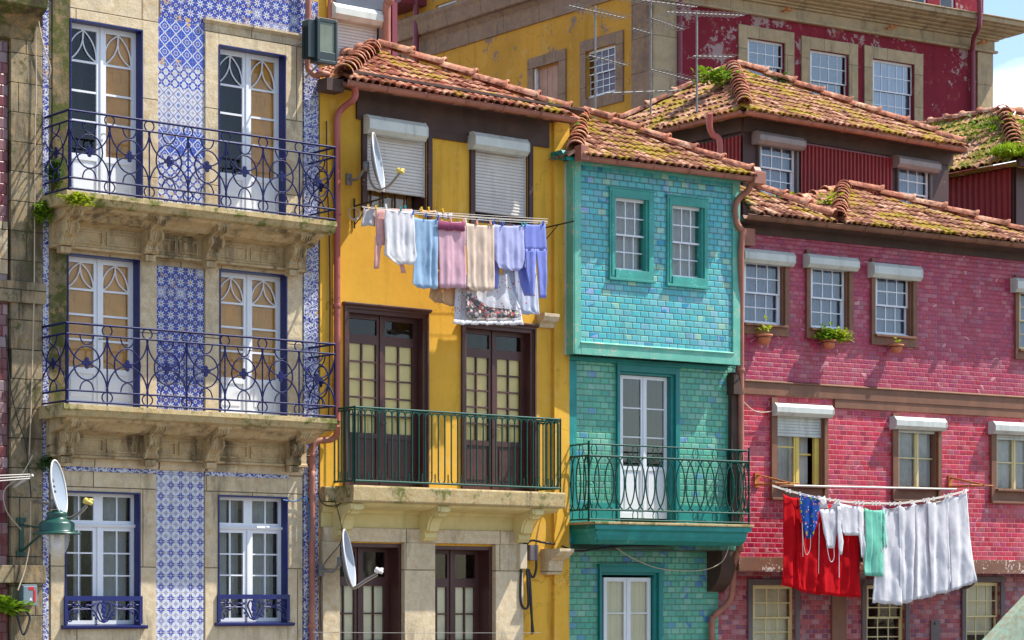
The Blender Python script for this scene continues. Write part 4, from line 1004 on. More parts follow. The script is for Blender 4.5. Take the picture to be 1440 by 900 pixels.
# balcony
wS=.78; a,b = tU(837,wS),tU(1057,wS)
m = MB(); m.prof([(0.0,tfl-.045),(wS-.02,tfl-.045),(wS-.02,tfl-.13),(wS-.06,tfl-.16),(wS-.07,tfl-.22),(wS-.11,tfl-.30),(wS-.25,tfl-.36),(0,tfl-.36)],a+.06,b-.06)
m.add([(a+.0,-0.02,tfl-.05),(a+.0,-wS,tfl-.05),(a+.0,-wS,tfl-.12),(a+.0,-.02,tfl-.12),(a+.15,-wS+.12,tfl-.34),(a+.15,-.02,tfl-.34)],[(0,1,2,3),(3,2,4,5)])
m.box(a,b,.0,wS,tfl-.13,tfl-.05)
bl_ = tP(m,'balcony',M['teal_board'],bevel=.006); bl_['label']='turquoise timber balcony with stepped edge'
m = MB(); m.box(a-.03,b+.03,.0,wS+.03,tfl-.046,tfl-.0); tP(m,'balcony_floor',M['slab_stone'],bl_,bevel=.012)
R = MB(); wr=.60; a2,b2 = tU(828,wr),tU(1053,wr); hr = tZ(828,624,wr)-tfl
f,Ln = run_front(a2,b2,wr); oval_rail(R,f,Ln,16,tfl,hr)
for u in (a2,b2): f,Ln = run_side(u,wr); oval_rail(R,f,Ln,4,tfl,hr)
tP(R,'railing',M['iron_green'],bl_)
# ground floor, set back under the jetty
WG=-.45; g0,g1 = tU(781,WG),tU(1010,WG)
a,b,c,d = tU(844,WG),tU(924,WG),1.0,tZ(844,805,WG)
tP(wall_mb(g0,g1,0,jz-.0,[(a,b,c,d)],w=WG,depth=3.8,reveal=.3),'lower_wall',M['green_tile'])
o,_,_ = casement(T,849,915,812,1150,WG-.08,1,5,2,'white',None,.1,(.15,.38,.6,.8),'creamcurt',.07,'glass','door'); o['label']='white glazed door at the foot of the turquoise house'
m = MB(); m.box(a-.05,a,WG,WG+.06,c,d+.12); m.box(b,b+.09,WG,WG+.06,c,d+.12); m.box(a,b,WG,WG+.06,d,d+.12); m.prof([(WG+.06,d+.09),(WG+.09,d+.12),(WG+.09,d+.15),(WG,d+.15)],a-.07,b+.11)
m.box(a,a+.03,WG-.25,WG,c,d); m.box(b-.06,b,WG-.25,WG,c,d); m.box(a+.03,b-.06,WG-.25,WG,d-.04,d); tP(m,'door_frame',M['teal_frame'],o,bevel=.006)
m = MB(); m.box(g0-.0,g1,WG+.002,0.0,jz-.10,jz-.004); tP(m,'jetty_soffit',M['darkwood'])
# curved corbel at the party wall
def corbel(h, x0,x1, zt, hgt, out, base, mat='darkwood', nm='curved_corbel', wall=True):
    m = MB(); pts = [(base,zt)]+[(base+out,zt)]+[(base+out*math.cos(i/10*PI/2)**.8, zt-hgt*.25-hgt*.75*math.sin(i/10*PI/2)) for i in range(0,11)]
    m.prof(pts,x0,x1); return h.part(m,nm,M[mat],bevel=.006)
# teal roof
wE = .58
EL = Vector(T.L(812,214,wE)); ER = Vector(T.L(1058,246,wE)); ez=(EL.z+ER.z)/2; EL.z=ER.z=ez
AP = apexpt(T,818,165,wE-2.2); AB=AP+Vector((0,1,0)); BL=EL+Vector((0,4.0,0)); BR=ER+Vector((0,4.0,0))
m = MB(); tile_face(m,[EL,ER,AP],.185,.33,12); tile_face(m,[BL,EL,AP,AB],.2,.33,13); tile_face(m,[ER,BR,AB,AP],.2,.33,14)
m.add([EL+Vector((0,0,-.05)),ER+Vector((0,0,-.05)),BR,BL],[(0,1,2,3)])
rt = tP(m,'roof',M['roof_moss']); rt['label']='small hipped roof with yellow moss between the tiles'
m = MB(); cap_row(m,EL+Vector((0.02,.05,.05)),AP+Vector((0,0,.06)),.125,.27,15); cap_row(m,ER+Vector((-.05,.05,.05)),AP+Vector((.05,0,.12)),.12,.55,16); tP(m,'ridge_tiles',M['ridge'],rt)
gA,gB = EL+Vector((-.02,-.06,-.07)),ER+Vector((.06,-.06,-.07)); tP(gutter_mb([gA,gB]),'gutter',M['copper'],rt)
m = MB(); m.box(gB.x-.14,gB.x+.12,-gB.y-.09,-gB.y+.10,gB.z-.11,gB.z+.11); m.prof([(-gB.y-.09,gB.z+.11),(-gB.y+.10,gB.z+.11),(-gB.y+.05,gB.z+.19),(-gB.y-.04,gB.z+.19)],gB.x-.12,gB.x+.02); tP(m,'gutter_box',M['copper'],rt,bevel=.01); m=MB()
m.box(gA.x-.02,gA.x+.14,-gA.y-.09,-gA.y+.10,gA.z-.07,gA.z+.18); tP(m,'gutter_box',M['copper'],rt,bevel=.01)
m = MB(); m.prof([(0,bz1-.02),(WBAY+.04,bz1-.02),(wE-.06,ez-.13),(wE-.06,ez-.07),(0,ez-.05)],bx0-.3,b1+.04); m.box(bx0-.05,b1+.03,WBAY+.0,WBAY+.09,bz1-.05,bz1+.03); tP(m,'eaves_boards',M['teal_board'])
pipe(T,[gB+Vector((.0,0,-.1)),Vector(T.L(1058,256,.6)),Vector(T.L(1052,268,.5)),Vector(T.L(1040,278,.4)),Vector(T.L(1034,292,.36)),Vector(T.L(1036,312,.38)),Vector(T.L(1042,322,.40)),Vector(T.L(1047,330,.36))],.055,'copper')
pipe(T,[Vector(T.L(1046,322,.42)),Vector(T.L(1043,340,.40)),Vector(T.L(1042,380,.36)),Vector(T.L(1042,500,.2)),Vector(T.L(1042,600,.12)),Vector(T.L(1042,755,.12)),Vector(T.L(1038,775,.05)),Vector(T.L(1032,800,-.1)),Vector(T.L(1028,840,-.25)),Vector(T.L(1013,858,-.33)),Vector(T.L(1003,868,-.36)),Vector(T.L(1001,890,-.36)),(tU(1001,-.36),.36,2.0)],.055,'copper',collars=[T.L(1042,520,.2),T.L(1042,700,.12)])
m = MB(); m.box(tU(1024),tU(1034),.0,.10,tfl,bz0-.1); m.box(tU(1022),tU(1036),.0,.2,tZ(1022,555),tZ(1022,528)); tP(m,'square_downpipe',M['darkwood'])

# ================================================================ PINK HOUSE
HP = H(1037, HT.depth(1037), 6200)
HP.house('pink_house','long house of raspberry pink glazed tiles with brown timber bands and many small windows')
P_=HP; pU,pZ,pP = P_.U,P_.Z,P_.part
pE = pU(1560); jz2 = pZ(1043,783); ptop = pZ(1043,318); bandz0 = pZ(1043,560); bandz1=pZ(1043,538)
def prc(x0,x1,yt,yb,w=0): return P_.rect(x0,x1,yt,yb,w)
def R4(t): a,b,c,d = t; return (a,b,c,d)
row1 = [(1044,1102,350,455,4),(1138,1192,358,462,4),(1229,1282,370,471,4),(1431,1484,393,492,4)]
row2 = [(1091,1157,566,684),(1261,1317,588,687),(1399,1452,600,690)]
h1 = [R4(prc(a,b,c,d)) for a,b,c,d,_ in row1]; h2 = [R4(prc(a,b,c,d)) for a,b,c,d in row2]
pP(wall_mb(0.0,pE,bandz1,ptop,h1,depth=3.4,reveal=.25),'wall',M['pink_tile'])
pP(wall_mb(0.0,pE,jz2,bandz1-.002,h2,depth=3.4,reveal=.25),'middle_wall',M['crimson_tile'])
m = MB(); m.box(0,pE,0,.06,bandz1-.20,bandz1+.02); m.box(pU(1172),pE,0,.045,bandz1-.36,bandz1-.20)
m.prof([(0,bandz1+.02),(.09,bandz1+.02),(.09,bandz1+.04),(0,bandz1+.07)],0,pE); o=pP(m,'timber_band',M['brown'],bevel=.005)
m = MB(); m.box(0,pE,-.05,.05,jz2-.26,jz2); m.box(0,pE,-.42,-.05,jz2-.22,jz2-.10); o=pP(m,'lower_timber_band',M['brown_peel'],bevel=.005); o['label']='brown band with white flaking paint'
m = MB(); m.box(0,pE,0,.035,ptop-.12,ptop+.02); m.prof([(0,ptop+.02),(.05,ptop+.02),(.33,ptop+.12),(.33,ptop+.16),(0,ptop+.18)],-.0,pE); pP(m,'eaves_boards',M['darkwood'])
lab1 = ['pink house window beside the turquoise bay','pink house window above the pot of bushy green','pink house window above the pot with the tiny sprout','pink house window at the right edge of the photo']
box1 = [(1049,1118,348,366),(1140,1208,356,373),(1231,1297,368,387),(1432,1500,390,408)]
for (x0,x1,yt,yb,_),rc,bx,lab in zip(row1,h1,box1,lab1):
    a,b,c,d = rc
    o,_ = sash_window(P_,x0+1.5,x1-3,yt+15,yb,-.06,3,(2,2) if x0<1100 else (2,2),'cream' if x0>1400 else 'white','glass_blue','curtain_blue',label=lab)
    zb = pZ(x0,yt+19,-.02); slats(P_,o,0,0,0,0,-.02,rectu=(a+.03,b-.04,zb,d))
    shutter_box(P_,o,*bx,.0,.2)
    m = MB(); m.box(a-.09,a,0,.05,c-.18,d+.08); m.box(b,b+.10,0,.05,c-.18,d); m.box(a,b,0,.051,c-.18,c); m.box(a-.02,b+.03,.0,.11,c-.03,c+.01)
    m.box(a,a+.02,-.2,0,c,d); m.box(b-.035,b,-.2,0,c,d); pP(m,'window_frame',M['brown'],o,bevel=.004)
box2 = [(1094,1172,566,582),(1262,1331,585,601),(1401,1470,592,608)]
lab2 = ['open pink house window above the red washing','pink house window above the white sheets','pink house window at the right edge with net curtains']
for i,((x0,x1,yt,yb),rc,bx) in enumerate(zip(row2,h2,box2)):
    a,b,c,d = rc; yy = (613,608,618)[i]
    if i == 0:
        # left leaf shut, right leaf folded open into the room
        w=-.08; zt = pZ(x0,yt+8,w); m=MB(); g=MB(); wd=(b-a)/2
        leaf_mb(m,g,a+.03,a+wd-.02,c+.03,zt,w,.045,1,2,.022); m.box(a+wd-.02,a+wd+.05,w-.05,w+.01,c+.03,zt); m.box(b-.13,b-.03,w-.06,w+.01,c+.03,zt); m.box(a+wd+.05,b-.13,w-.14,w-.10,c+(zt-c)*.42,c+(zt-c)*.42+.03); m.box(a+.03,b-.03,w-.06,w+.01,c,c+.05)
        o = pP(m,'window',M['yellow_frame']); pP(g,'glass_pane',M['glass'],o)
        pP(curtain_mb(a+.04,b-.1,c+.06,zt,w-.2,.02,.08,.03),'curtain',M['curtain'],o)
    else:
        o,_,_ = casement(P_,x0+1,x1-1,yy-8,yb,-.08,1,2,2,'cream','curtain',st=.045)
    o['label'] = lab2[i]
    zb = pZ(x0,yy,-.02); slats(P_,o,0,0,0,0,-.02,rectu=(a+.03,b-.03,zb,d),mat='pvc')
    shutter_box(P_,o,*bx,.0,.2)
    m = MB(); m.box(a-.13,a,0,.055,c-.20,d+.08); m.box(b,b+.09,0,.055,c-.20,d); m.box(a,b,0,.02,c-.20,c); m.box(a-.03,b+.04,.0,.13,c-.01,c+.03); m.box(a-.14,b+.1,.0,.09,c-.24,c-.20); m.box(a,(a+b)/2-.03,.02,.05,c-.2,c-.17)
    m.box(a,a+.025,-.2,0,c,d); m.box(b-.03,b,-.2,0,c,d); pP(m,'window_frame',M['brown'],o,bevel=.004)
# ground floor of the pink house
WG=-.45
row3 = [(1057,1117,822,915),(1217,1272,822,915),(1357,1406,818,915)]
h3 = [R4(prc(a,b,c,d,WG)) for a,b,c,d in row3]
pP(wall_mb(pU(1007,WG),pE,0,jz2-.1,h3,w=WG,depth=2.9,reveal=.25),'lower_wall',M['dull_tile'])
for i,((x0,x1,yt,yb),rc) in enumerate(zip(row3,h3)):
    a,b,c,d = rc
    o,_ = sash_window(P_,x0+1,x1-1,yt+1,yb-1,WG-.06,3,(2,2) if i!=1 else (3,3),'cream','glass',None,label=('cream sash window under the drying red cloth' ,'cream sash window half hidden by the white sheets','cream sash window behind the stone parapet')[i])
    if i != 1:
        k=MB(); k.box(a,b,WG-.24,WG-.22,c+(.3 if i else 0),d); pP(k,'inner_blind',M['creamcurt'],o)
    m=MB(); tw=.10; m.box(a-tw,a,WG,WG+.04,c-.1,d+tw); m.box(b,b+tw,WG,WG+.04,c-.1,d+tw); m.box(a,b,WG,WG+.04,d,d+tw); m.box(a,b,WG,WG+.05,c-.1,c); pP(m,'window_frame',M['greybrown'],o,bevel=.004)
for x0,x1,h_ in ((1176,1196,.5),(1338,1352,.42)):
    corbel(P_,pU(x0-16,-.1),pU(x1+8,-.1),jz2-.26,h_*.75,.62,WG)
m=MB(); m.box(pU(1168,WG),pU(1188,WG),WG,WG+.05,0,jz2-.65); pP(m,'timber_post',M['brown'])
m=MB(); m.box(pU(1308,WG),pU(1321,WG),WG,WG+.03,pZ(1308,915,WG),pZ(1308,872,WG)); m.lathe([(0,0),(.03,.0),(.025,.02),(0,.03)],P_.L(1315,877,WG+.03),10,(0,-1,0)); pP(m,'slate_plate',M['greybrown'])
m=MB(); m.box(0.0,pU(1050),-.44,.0,jz2-.22,jz2-.004); pP(m,'jetty_soffit',M['darkwood'])
# dark curved corbel on the party line (left side face visible)
m=MB(); pts=[(.0,jz2+.28),(.0,jz2+.0),(-.02,jz2-.2),(-.08,jz2-.36),(-.18,jz2-.48),(-.32,jz2-.58),(-.45,jz2-.62),(-.45,jz2+.28)]
m.prof(pts,-.34,-.03); pP(m,'curved_corbel',M['darkwood'],bevel=.006)
# roof of the pink house: a small left hip and the long right one
wE=.40
gl_ = Vector(P_.L(1047,300,wE)); gr_ = Vector(P_.L(1500,356,wE)); ez = P_.Z(1047,296,wE)*.5+P_.Z(1440,340,wE)*.5
def E(px): return Vector((pU(px,wE),-wE,ez))
def roofpart(poly, seed, extra=None): pass
m = MB(); m2 = MB()
A1 = apexpt(P_,1034,258,wE-1.5); e0=Vector((.04,-wE,ez)); e1=E(1168)
tile_face(m,[e0,e1,A1],.185,.33,21); 
A2 = apexpt(P_,1186,265,wE-2.3); e2=E(1180); e3=E(1503); A3 = apexpt(P_,1500,368,wE-.6)
tile_face(m,[e2,e3,A2],.185,.33,22)
tile_face(m,[e3,e3+Vector((0,3.0,0)),A2],.185,.33,24)
L2 = apexpt(P_,1108,287,wE-1.9); tile_face(m,[L2,e2,A2],.19,.33,23)
# fill behind so nothing is open
m.add([Vector((.04,-wE,ez-.04)),E(1585)+Vector((0,0,-.04)),E(1585)+Vector((0,3.2,-.04)),Vector((.04,-wE+3.2,ez-.04))],[(0,1,2,3)])
m.add([A1,e1,L2],[(0,1,2)])
rp = pP(m,'roof',M['roof_moss']); rp['label']='low mossy tiled roof over the pink wall'
cap_row(m2,e2+Vector((0,.03,.05)),A2+Vector((0,0,.06)),.12,.27,25); cap_row(m2,e3+Vector((0,0,.05)),A2+Vector((.12,0,.08)),.12,.62,26); cap_row(m2,e1+Vector((0,0,.06)),A1+Vector((0,0,.10)),.125,.5,27); cap_row(m2,L2,A2+Vector((-.1,0,0)),.09,.4,28)
pP(m2,'ridge_tiles',M['ridge'],rp)
pP(gutter_mb([E(1046)+Vector((0,-.05,-.07)),E(1560)+Vector((0,-.05,-.07))],.08),'gutter',M['rust_gutter'],rp)
m=MB(); zz=pZ(1040,345); m.box(.0,.24,.0,.2,zz-.02,zz+.28) ; pP(m,'pipe_head',M['copper'])

# ================================================================ DARK RED HOUSE ABOVE
HD = H(1045, HP.depth(1045)+3.6, 5100)
HD.house('corrugated_house','dark red corrugated sheet house with a mossy hipped roof rising behind the pink house')
D=HD; dU,dZ,dP=D.U,D.Z,D.part
dE = dU(1334); dtop = dZ(1045,160); d0 = dZ(1045,420)
w1 = D.rect(1067,1118,192,272,0); w2 = D.rect(1262,1306,228,308,0)
dP(wall_mb(0,dE,d0-5,dtop,[w1,w2],depth=4.4,reveal=.2),'wall',M['maroon_worn'])
def corrugated(x0,x1,z0,z1,w,pitch=.105,amp=.018,side=None):
    m=MB(); n=int((x1-x0)/pitch*6); vs=[]
    for j in (z0,z1):
        for i in range(n+1):
            x=x0+(x1-x0)*i/n; ph=(i%6)/6; dw=amp*(1 if ph<.34 else (-1 if .5<=ph<.84 else 0))
            vs.append((x,-(w+dw),j) if side is None else (side-(w+dw),x,j))
    m.add(vs,[(i,i+1,i+n+2,i+n+1) for i in range(n)] if side is None else [(i+1,i,i+n+1,i+n+2) for i in range(n)]); 
    return m
zt = dZ(1124,203); dP(corrugated(dU(1124),dU(1254),d0-2,zt,.03),'corrugated_sheet',M['corr'])
m=MB(); m.box(dU(1124),dU(1254),0,.06,zt,zt+.03); dP(m,'flashing',M['pipe_red'])
dP(corrugated(.02,4.3,d0-2,dZ(1045,190),.03,side=0.0),'corrugated_sheet',M['corr'])
for rc,xs,bx,lab in ((w1,(1068,1118,195,272),(1070,1133,183,199),'left window of the corrugated house with a round shutter case'),(w2,(1262,1306,231,308),(1266,1323,217,232),'right window of the corrugated house with violet curtains')):
    a,b,c,d=rc; o,_=sash_window(D,*xs,-.02,3,(2,2),'white','glass_blue','curtain_blue',label=lab); shutter_box(D,o,*bx,.0,.24,'pvc_old')
    m=MB(); m.box(b,b+.06,-.1,.05,c-.06,d+.05); m.box(a-.04,a,-.1,.05,c-.06,d+.05); m.box(a,b,-.1,.06,c-.06,c); dP(m,'window_frame',M['greybrown'],o)
wE=.5
EL=Vector(D.L(1046,152,wE)); ER=Vector(D.L(1352,204,wE)); ez=(EL.z+ER.z)/2; EL.z=ER.z=ez
AP=apexpt(D,1031,97,wE-3.0)
BL=EL+Vector((0,5.2,0)); BR=ER+Vector((0,5.2,0)); AB=Vector((AP.x,(EL.y+BL.y)/2+.3,AP.z))
m=MB(); tile_face(m,[EL,ER,AP],.2,.34,31); tile_face(m,[BL,EL,AP],.2,.34,32); tile_face(m,[ER,BR,AP],.2,.34,33); tile_face(m,[BR,BL,AP],.2,.34,34)
m.add([EL+Vector((0,0,-.05)),ER+Vector((0,0,-.05)),BR+Vector((0,0,-.05)),BL+Vector((0,0,-.05))],[(0,1,2,3)])
rd=dP(m,'roof',M['roof_moss']); rd['label']='hipped terracotta roof speckled with moss'
m=MB(); cap_row(m,EL+Vector((0,0,.05)),AP+Vector((0,0,.06)),.13,.30,35); cap_row(m,ER+Vector((0,0,.04)),AP+Vector((.1,0,.12)),.125,.6,36); cap_row(m,BL+Vector((0,0,.04)),AP+Vector((0,.1,.06)),.12,.6,37); dP(m,'ridge_tiles',M['ridge'],rd)
dP(gutter_mb([BL+Vector((-.05,0,-.07)),EL+Vector((-.05,-.05,-.07)),ER+Vector((.04,-.05,-.07))],.08),'gutter',M['copper'],rd)
m=MB(); m.prof([(0,dtop-.35),(.03,dtop-.35),(.05,dtop-.1),(wE-.08,ez-.12),(wE-.08,ez-.07),(0,ez-.06)],-.03,dE+.1); m.box(-.10,-.0,-4.3,.02,dtop-.35,ez-.06); dP(m,'eaves_boards',M['darkwood'])
pipe(D,[Vector(D.L(998,160,.05)),Vector(D.L(998,178,.0)),Vector(D.L(1003,190,0)),Vector(D.L(1012,198,.1)),Vector(D.L(1012,240,.1))],.06,'pipe_pink')

# ================================================================ MOSSY HOUSE AT THE RIGHT
HM = H(1424, HD.depth(1424)+.6, 5100)
HM.house('overgrown_house','house at the right edge whose tiled roof is overgrown with grass and moss')
mm_=HM; 
mtop=HM.Z(1424,236)
HM.part(wall_mb(0,4,0,mtop,[],depth=6),'wall',M['maroon_worn'])
HM.part(corrugated(.0,5.5,0,mtop,.03,.16,.02,side=0.0),'corrugated_sheet',M['corr'])
m=MB(); m.box(.05,.12,0,.06,0,mtop); m.box(.12,2,0,.03,0,mtop); HM.part(m,'dark_opening_fill',M['maroon'])  # maroon boxes fill in for the dark opening, its shade put into the colour
wE=.55; EL=Vector(HM.L(1448,222,wE)); EL.x-=.35; ez=EL.z; ER=EL+Vector((6,0,0)); BL=EL+Vector((0,6.5,0)); 
AP=apexpt(HM,1408,157,wE-2.3); AB=AP+Vector((0,5.5,0)); AR=AP+Vector((3,0,0))
m=MB(); tile_face(m,[BL,EL,AP,AB],.21,.36,41); tile_face(m,[EL,ER,AR,AP],.21,.36,42); m.add([EL+Vector((0,0,-.1)),ER+Vector((0,0,-.1)),ER+Vector((0,6.5,-.1)),BL+Vector((0,0,-.1))],[(0,1,2,3)])
rm=HM.part(m,'roof',M['roof_green']); m=MB(); cap_row(m,EL+Vector((0,0,.05)),AP+Vector((0,0,.06)),.15,.30,45); cap_row(m,AB+Vector((0,0,.04)),AP+Vector((0,.1,.04)),.12,.5,46); cap_row(m,AR+Vector((0,0,.04)),AP+Vector((.1,0,.04)),.12,.5,47); HM.part(m,'ridge_tiles',M['ridge'],rm)
m=MB(); m.box(EL.x,EL.x+6,-EL.y-.05,-EL.y+.03,ez-.2,ez-.04); HM.part(m,'eaves_boards',M['darkwood'])
roof9=(EL,AP,AB,BL,ER)

# ================================================================ BIG HOUSE ON THE HILL
HR = H(918, 62.0, 6200)
HR.house('hill_mansion','large old mansion above the roofs with a peeling crimson front and heavy stone cornice')
R_=HR; rU,rZ,rP=R_.U,R_.Z,R_.part
rE=rU(1394); corn=rZ(960,6); rtop=corn+.95
wn=[(1050,1103,53,124),(1138,1193,69,155),(1226,1285,82,169)]
hr3=[R4(R_.rect(*x)) for x in wn]
rP(wall_mb(0,rE,0,rtop,hr3,depth=11,reveal=.25),'red_wall',M['red_old'])
for i,((x0,x1,yt,yb),(a,b,c,d)) in enumerate(zip(wn,hr3)):
    o,_=sash_window(R_,x0+1,x1-1,yt+1,yb-1,-.08,4 if i<2 else 5,(2,2),'white','glass_sky',None if i<2 else 'curtain_blue',label=('left sash window of the crimson mansion front','middle sash window of the crimson mansion front','right sash window of the crimson mansion front')[i])
    for k in o.children:
        pass
    s=.29; m=MB(); m.box(a-s,a,0,.05,c-.35,d+.32); m.box(b,b+s*1.05,0,.05,c-.35,d+.32); m.box(a,b,0,.05,d,d+.32); m.box(a,b,0,.05,c-.35,c); rP(m,'stone_surround',M['palestone'],o,bevel=.01)
m=MB(); m.box(-.02,rU(956),0,.06,0,corn); rP(m,'quoin_strip',M['palestone'],bevel=.01); m=MB(); m.box(rU(1373),rE+.02,0,.06,0,corn); rP(m,'quoin_strip',M['palestone'],bevel=.01)
m=MB()
for za,zb,wo in ((0,.07,.14),(.07,.34,.07),(.34,.40,.16),(.40,.46,.26),(.46,.52,.42),(.52,.585,.62),(.585,.63,.80),(.63,.76,.92),(.76,.80,.97)): m.box(-wo,rE+wo,0.001,wo,corn+za+.001,corn+zb)
rP(m,'cornice',M['palestone'],bevel=.015)
for x in (1100,1246,1390-15,990):
    m=MB(); u,z=R_.P(x,16+(x-1100)*.165,.1); m.tube([(u,-.1,z),(u,-.22,z),(u+.05,-.25,z+.1)],.03,6); m.tube(arc_pts(lambda s,zz:(s,-.25,zz),u+.12,z+.08,.1,.08,PI,2.1*PI,8),.028,6)
    rP(m,'iron_hook',M['rusty'])
# attic storey over the cornice
az0=corn+.80; az1=az0+2.4; aw=[(rU(x0,-.5),rU(x1,-.5),az0+.12,az0+1.7) for x0,x1 in ((1135,1160),(1255,1275),(1280,1304),(1322,1343),(1345,1352+4))]
aE = rU(1383,-.5)
rP(wall_mb(rU(900,-.5),aE,az0-.3,az1,aw[:1]+aw[1:4],w=-.5,depth=8,reveal=.2),'attic_wall',M['red_old'])
for a,b,c,d in aw[:4]:
    d=d
    m=MB(); g=MB(); leaf_mb(m,g,a+.01,b-.01,c+.01,d,-.56,.05,1,2,.03); o=rP(m,'window',M['white']); rP(g,'glass_pane',M['glass_blue'],o)
pipe(R_,[R_.L(1375,-30,1.05),R_.L(1378,20,1.05),R_.L(1376,40,1.0),R_.L(1370,52,.5),R_.L(1368,66,.22),R_.L(1368,80,.14),R_.L(1368,180,.12)],.07,'pipe_red')
pipe(R_,[R_.L(956,-20,.1),R_.L(956,180,.1)],.07,'pipe_red')
# yellow side, receding to the left
HS = H(918, 62.0, -1900); HS.root = None
sU,sZ = HS.U,HS.Z
side = bpy.data.objects.new('side_wing',None); COL.objects.link(side)
side.location=HS.o; side.rotation_euler=(0,0,HS.a); tag(side,'yellow plastered wing of the mansion with peeling patches and brown stone surrounds','house'); HS.root=side
sP=HS.part
s0=sU(540); scz=sZ(797,20)       # underside of the string cornice
sw=[(751,787,97,165),(825,867,73,140)]
hs=[R4(HS.rect(*x)) for x in sw]
au=[(613,643,8,55),(676,704,-8,32),(716,744,-20,18)]
hau=[R4(HS.rect(*x)) for x in au]
sP(wall_mb(s0,-.0,0,scz+5,hs+hau,depth=2,reveal=.25),'wall',M['yellow_old'])
m=MB(); m.prof([(0,scz),(.06,scz),(.06,scz+.45),(.16,scz+.55),(.30,scz+.62),(.36,scz+.95),(.42,scz+1.05),(.42,scz+1.15),(0,scz+1.25)],s0,.35); sP(m,'cornice',M['pinkstone'],bevel=.01)
for a,b,c,d in hs:
    m=MB(); s=.30; m.box(a-s*.8,a,0,.05,c-.3,d+.30); m.box(b,b+s,0,.05,c-.3,d+.30); m.box(a,b,0,.05,d,d+.30); m.box(a,b,0,.05,c-.3,c); sP(m,'stone_surround',M['pinkstone'],bevel=.01)
a,b,c,d=hs[0]; m=MB()
for i in range(5): x=a+(b-a)*i/5; m.box(x+.006,x+(b-a)/5-.006,-.16,-.12+(i%2)*.004,c,d)
o=sP(m,'wooden_shutter',paint('bare_wood',S(186,140,118),.7,.15,grime=.5)); m=MB(); m.box(a,a+.07,-.1,-.02,c,d); sP(m,'jamb',M['white'],o)
o,_=sash_window(HS,826,866,74,139,-.08,4,(3,3),'white','glass_blue',None,label='white sash window of the yellow mansion side')
for (x0,x1,yt,yb),(a,b,c,d) in zip(au,hau):
    o,_,_=casement(HS,x0+1,x1-1,yt+1,yb-1,-.06,1,3,2,'white','curtain' if x0>700 else None,st=.12,glass='glass_blue')
m=MB(); m.box(-.8,-.0,0,.05,0,scz); sP(m,'quoin_strip',M['pinkstone'],bevel=.01)
pipe(HS,[HS.L(585,-20,.35),HS.L(585,92,.3)],.09,'pipe_red'); 
m=MB(); m.box(s0,sU(600),.0,.9,sZ(590,12),sZ(590,-8)); sP(m,'eaves_beam',M['pipe_red'])

# ================================================================ ATTIC HOUSE top left (behind the yellow roof)
HA = H(438, HYd+3.0, 5000)
HA.house('slate_attic_house','slate grey attic storey with a white roller shutter rising behind the yellow house')
aU,aZ,aP=HA.U,HA.Z,HA.part
ww=HA.rect(474,529,20,86)
aP(wall_mb(0,aU(552),0,aZ(438,-60),[R4(ww)],depth=4,reveal=.2),'wall',paint('slate_blue',S(86,92,106),.7,.2))
m=MB(); m.box(.02,aU(461),0,.04,4,aZ(438,-60)); aP(m,'yellow_pilaster',M['yellow']); 
m=MB(); m.box(aU(530),aU(537),0,.06,4,aZ(530,14)); m.box(aU(463),aU(470),0,.06,4,aZ(463,-10)); m.box(aU(470),aU(530),0,.02,4,aZ(475,84)); aP(m,'window_frame',M['maroon_worn'])
slats(HA,None,0,0,0,0,.0,rectu=(ww[0]+.02,ww[1]-.02,ww[2],ww[3]+.15)); shutter_box(HA,None,473,541,2,22,.0,.24)
pipe(HA,[HA.L(556,-20,.3),HA.L(548,2,.3),HA.L(544,10,.25),HA.L(544,90,.2)],.07,'copper'); pipe(HA,[HA.L(464,-20,.1),HA.L(464,90,.1)],.04,'copper')
m=MB(); m.box(aU(547),aU(554),0,.1,4,aZ(547,4)); aP(m,'corner_post',M['pipe_red'])
pipe(HA,[HA.L(460,90,.1),HA.L(485,82,.1),HA.L(520,70,.05)],.05,'ridge',name='verge_roll')
SUNW, SUNE, SKYE, EXPO, CLOUD = .27, 5.0, .148, .60, (0.3,0.2,0.1)
side.name='yellow_mansion'
# ================================================================ LAUNDRY ON THE YELLOW HOUSE
G='washing on the line of the yellow house'
def gar(h,name,mat,rows,w,label,cat,G,**k): return garment(h,name,mat,rows,w,label,cat,G,**k)
cw=.80
C = dict(white=cloth('white_cotton',S(236,236,240)), pinkc=cloth('pink_cotton',S(232,182,176)), sky=cloth('light_blue_terry',S(164,196,226)), mauve=cloth('mauve_terry',S(226,186,202)), mauved=cloth('dark_mauve',S(160,84,118)),
 beige=cloth('beige_terry',S(232,212,194)), lav=cloth('lavender_jersey',S(196,200,242)), viol=cloth('violet_blue_jersey',S(146,158,232)), peach=cloth('peach_cotton',S(224,184,140)),
 floral=cloth('floral_cloth',S(226,228,236),[(S(210,90,100),16,.16),(S(96,110,70),13,.10)]), dress=cloth('sprigged_cloth',S(204,214,236),[(S(200,90,110),11,.14)]), border=cloth('dark_flower_border',S(120,120,124),[(S(214,206,206),9,.34),(S(226,120,120),17,.30),(S(236,214,206),13,.30),(S(110,140,80),19,.18)]),
 grey=cloth('grey_lace',S(206,202,206)), red=cloth('red_cotton',S(206,16,28),trans=.2), bluep=cloth('blue_patterned',S(40,84,168),[(S(220,110,60),11,.2),(S(150,170,60),8,.2),(S(230,230,235),16,.14)]),
 mint=cloth('mint_cotton',S(140,224,200)), stripe=cloth('striped_cotton',S(230,228,230),stripes=(60,S(120,110,150))), teald=cloth('dark_teal_cloth',S(30,90,88)))
gar(HY,'lace_cloth',C['grey'],[(292,512,528),(318,508,527)],.70,'small greyish lace cloth at the left end of the upper washing line','cloth',G,n=12)
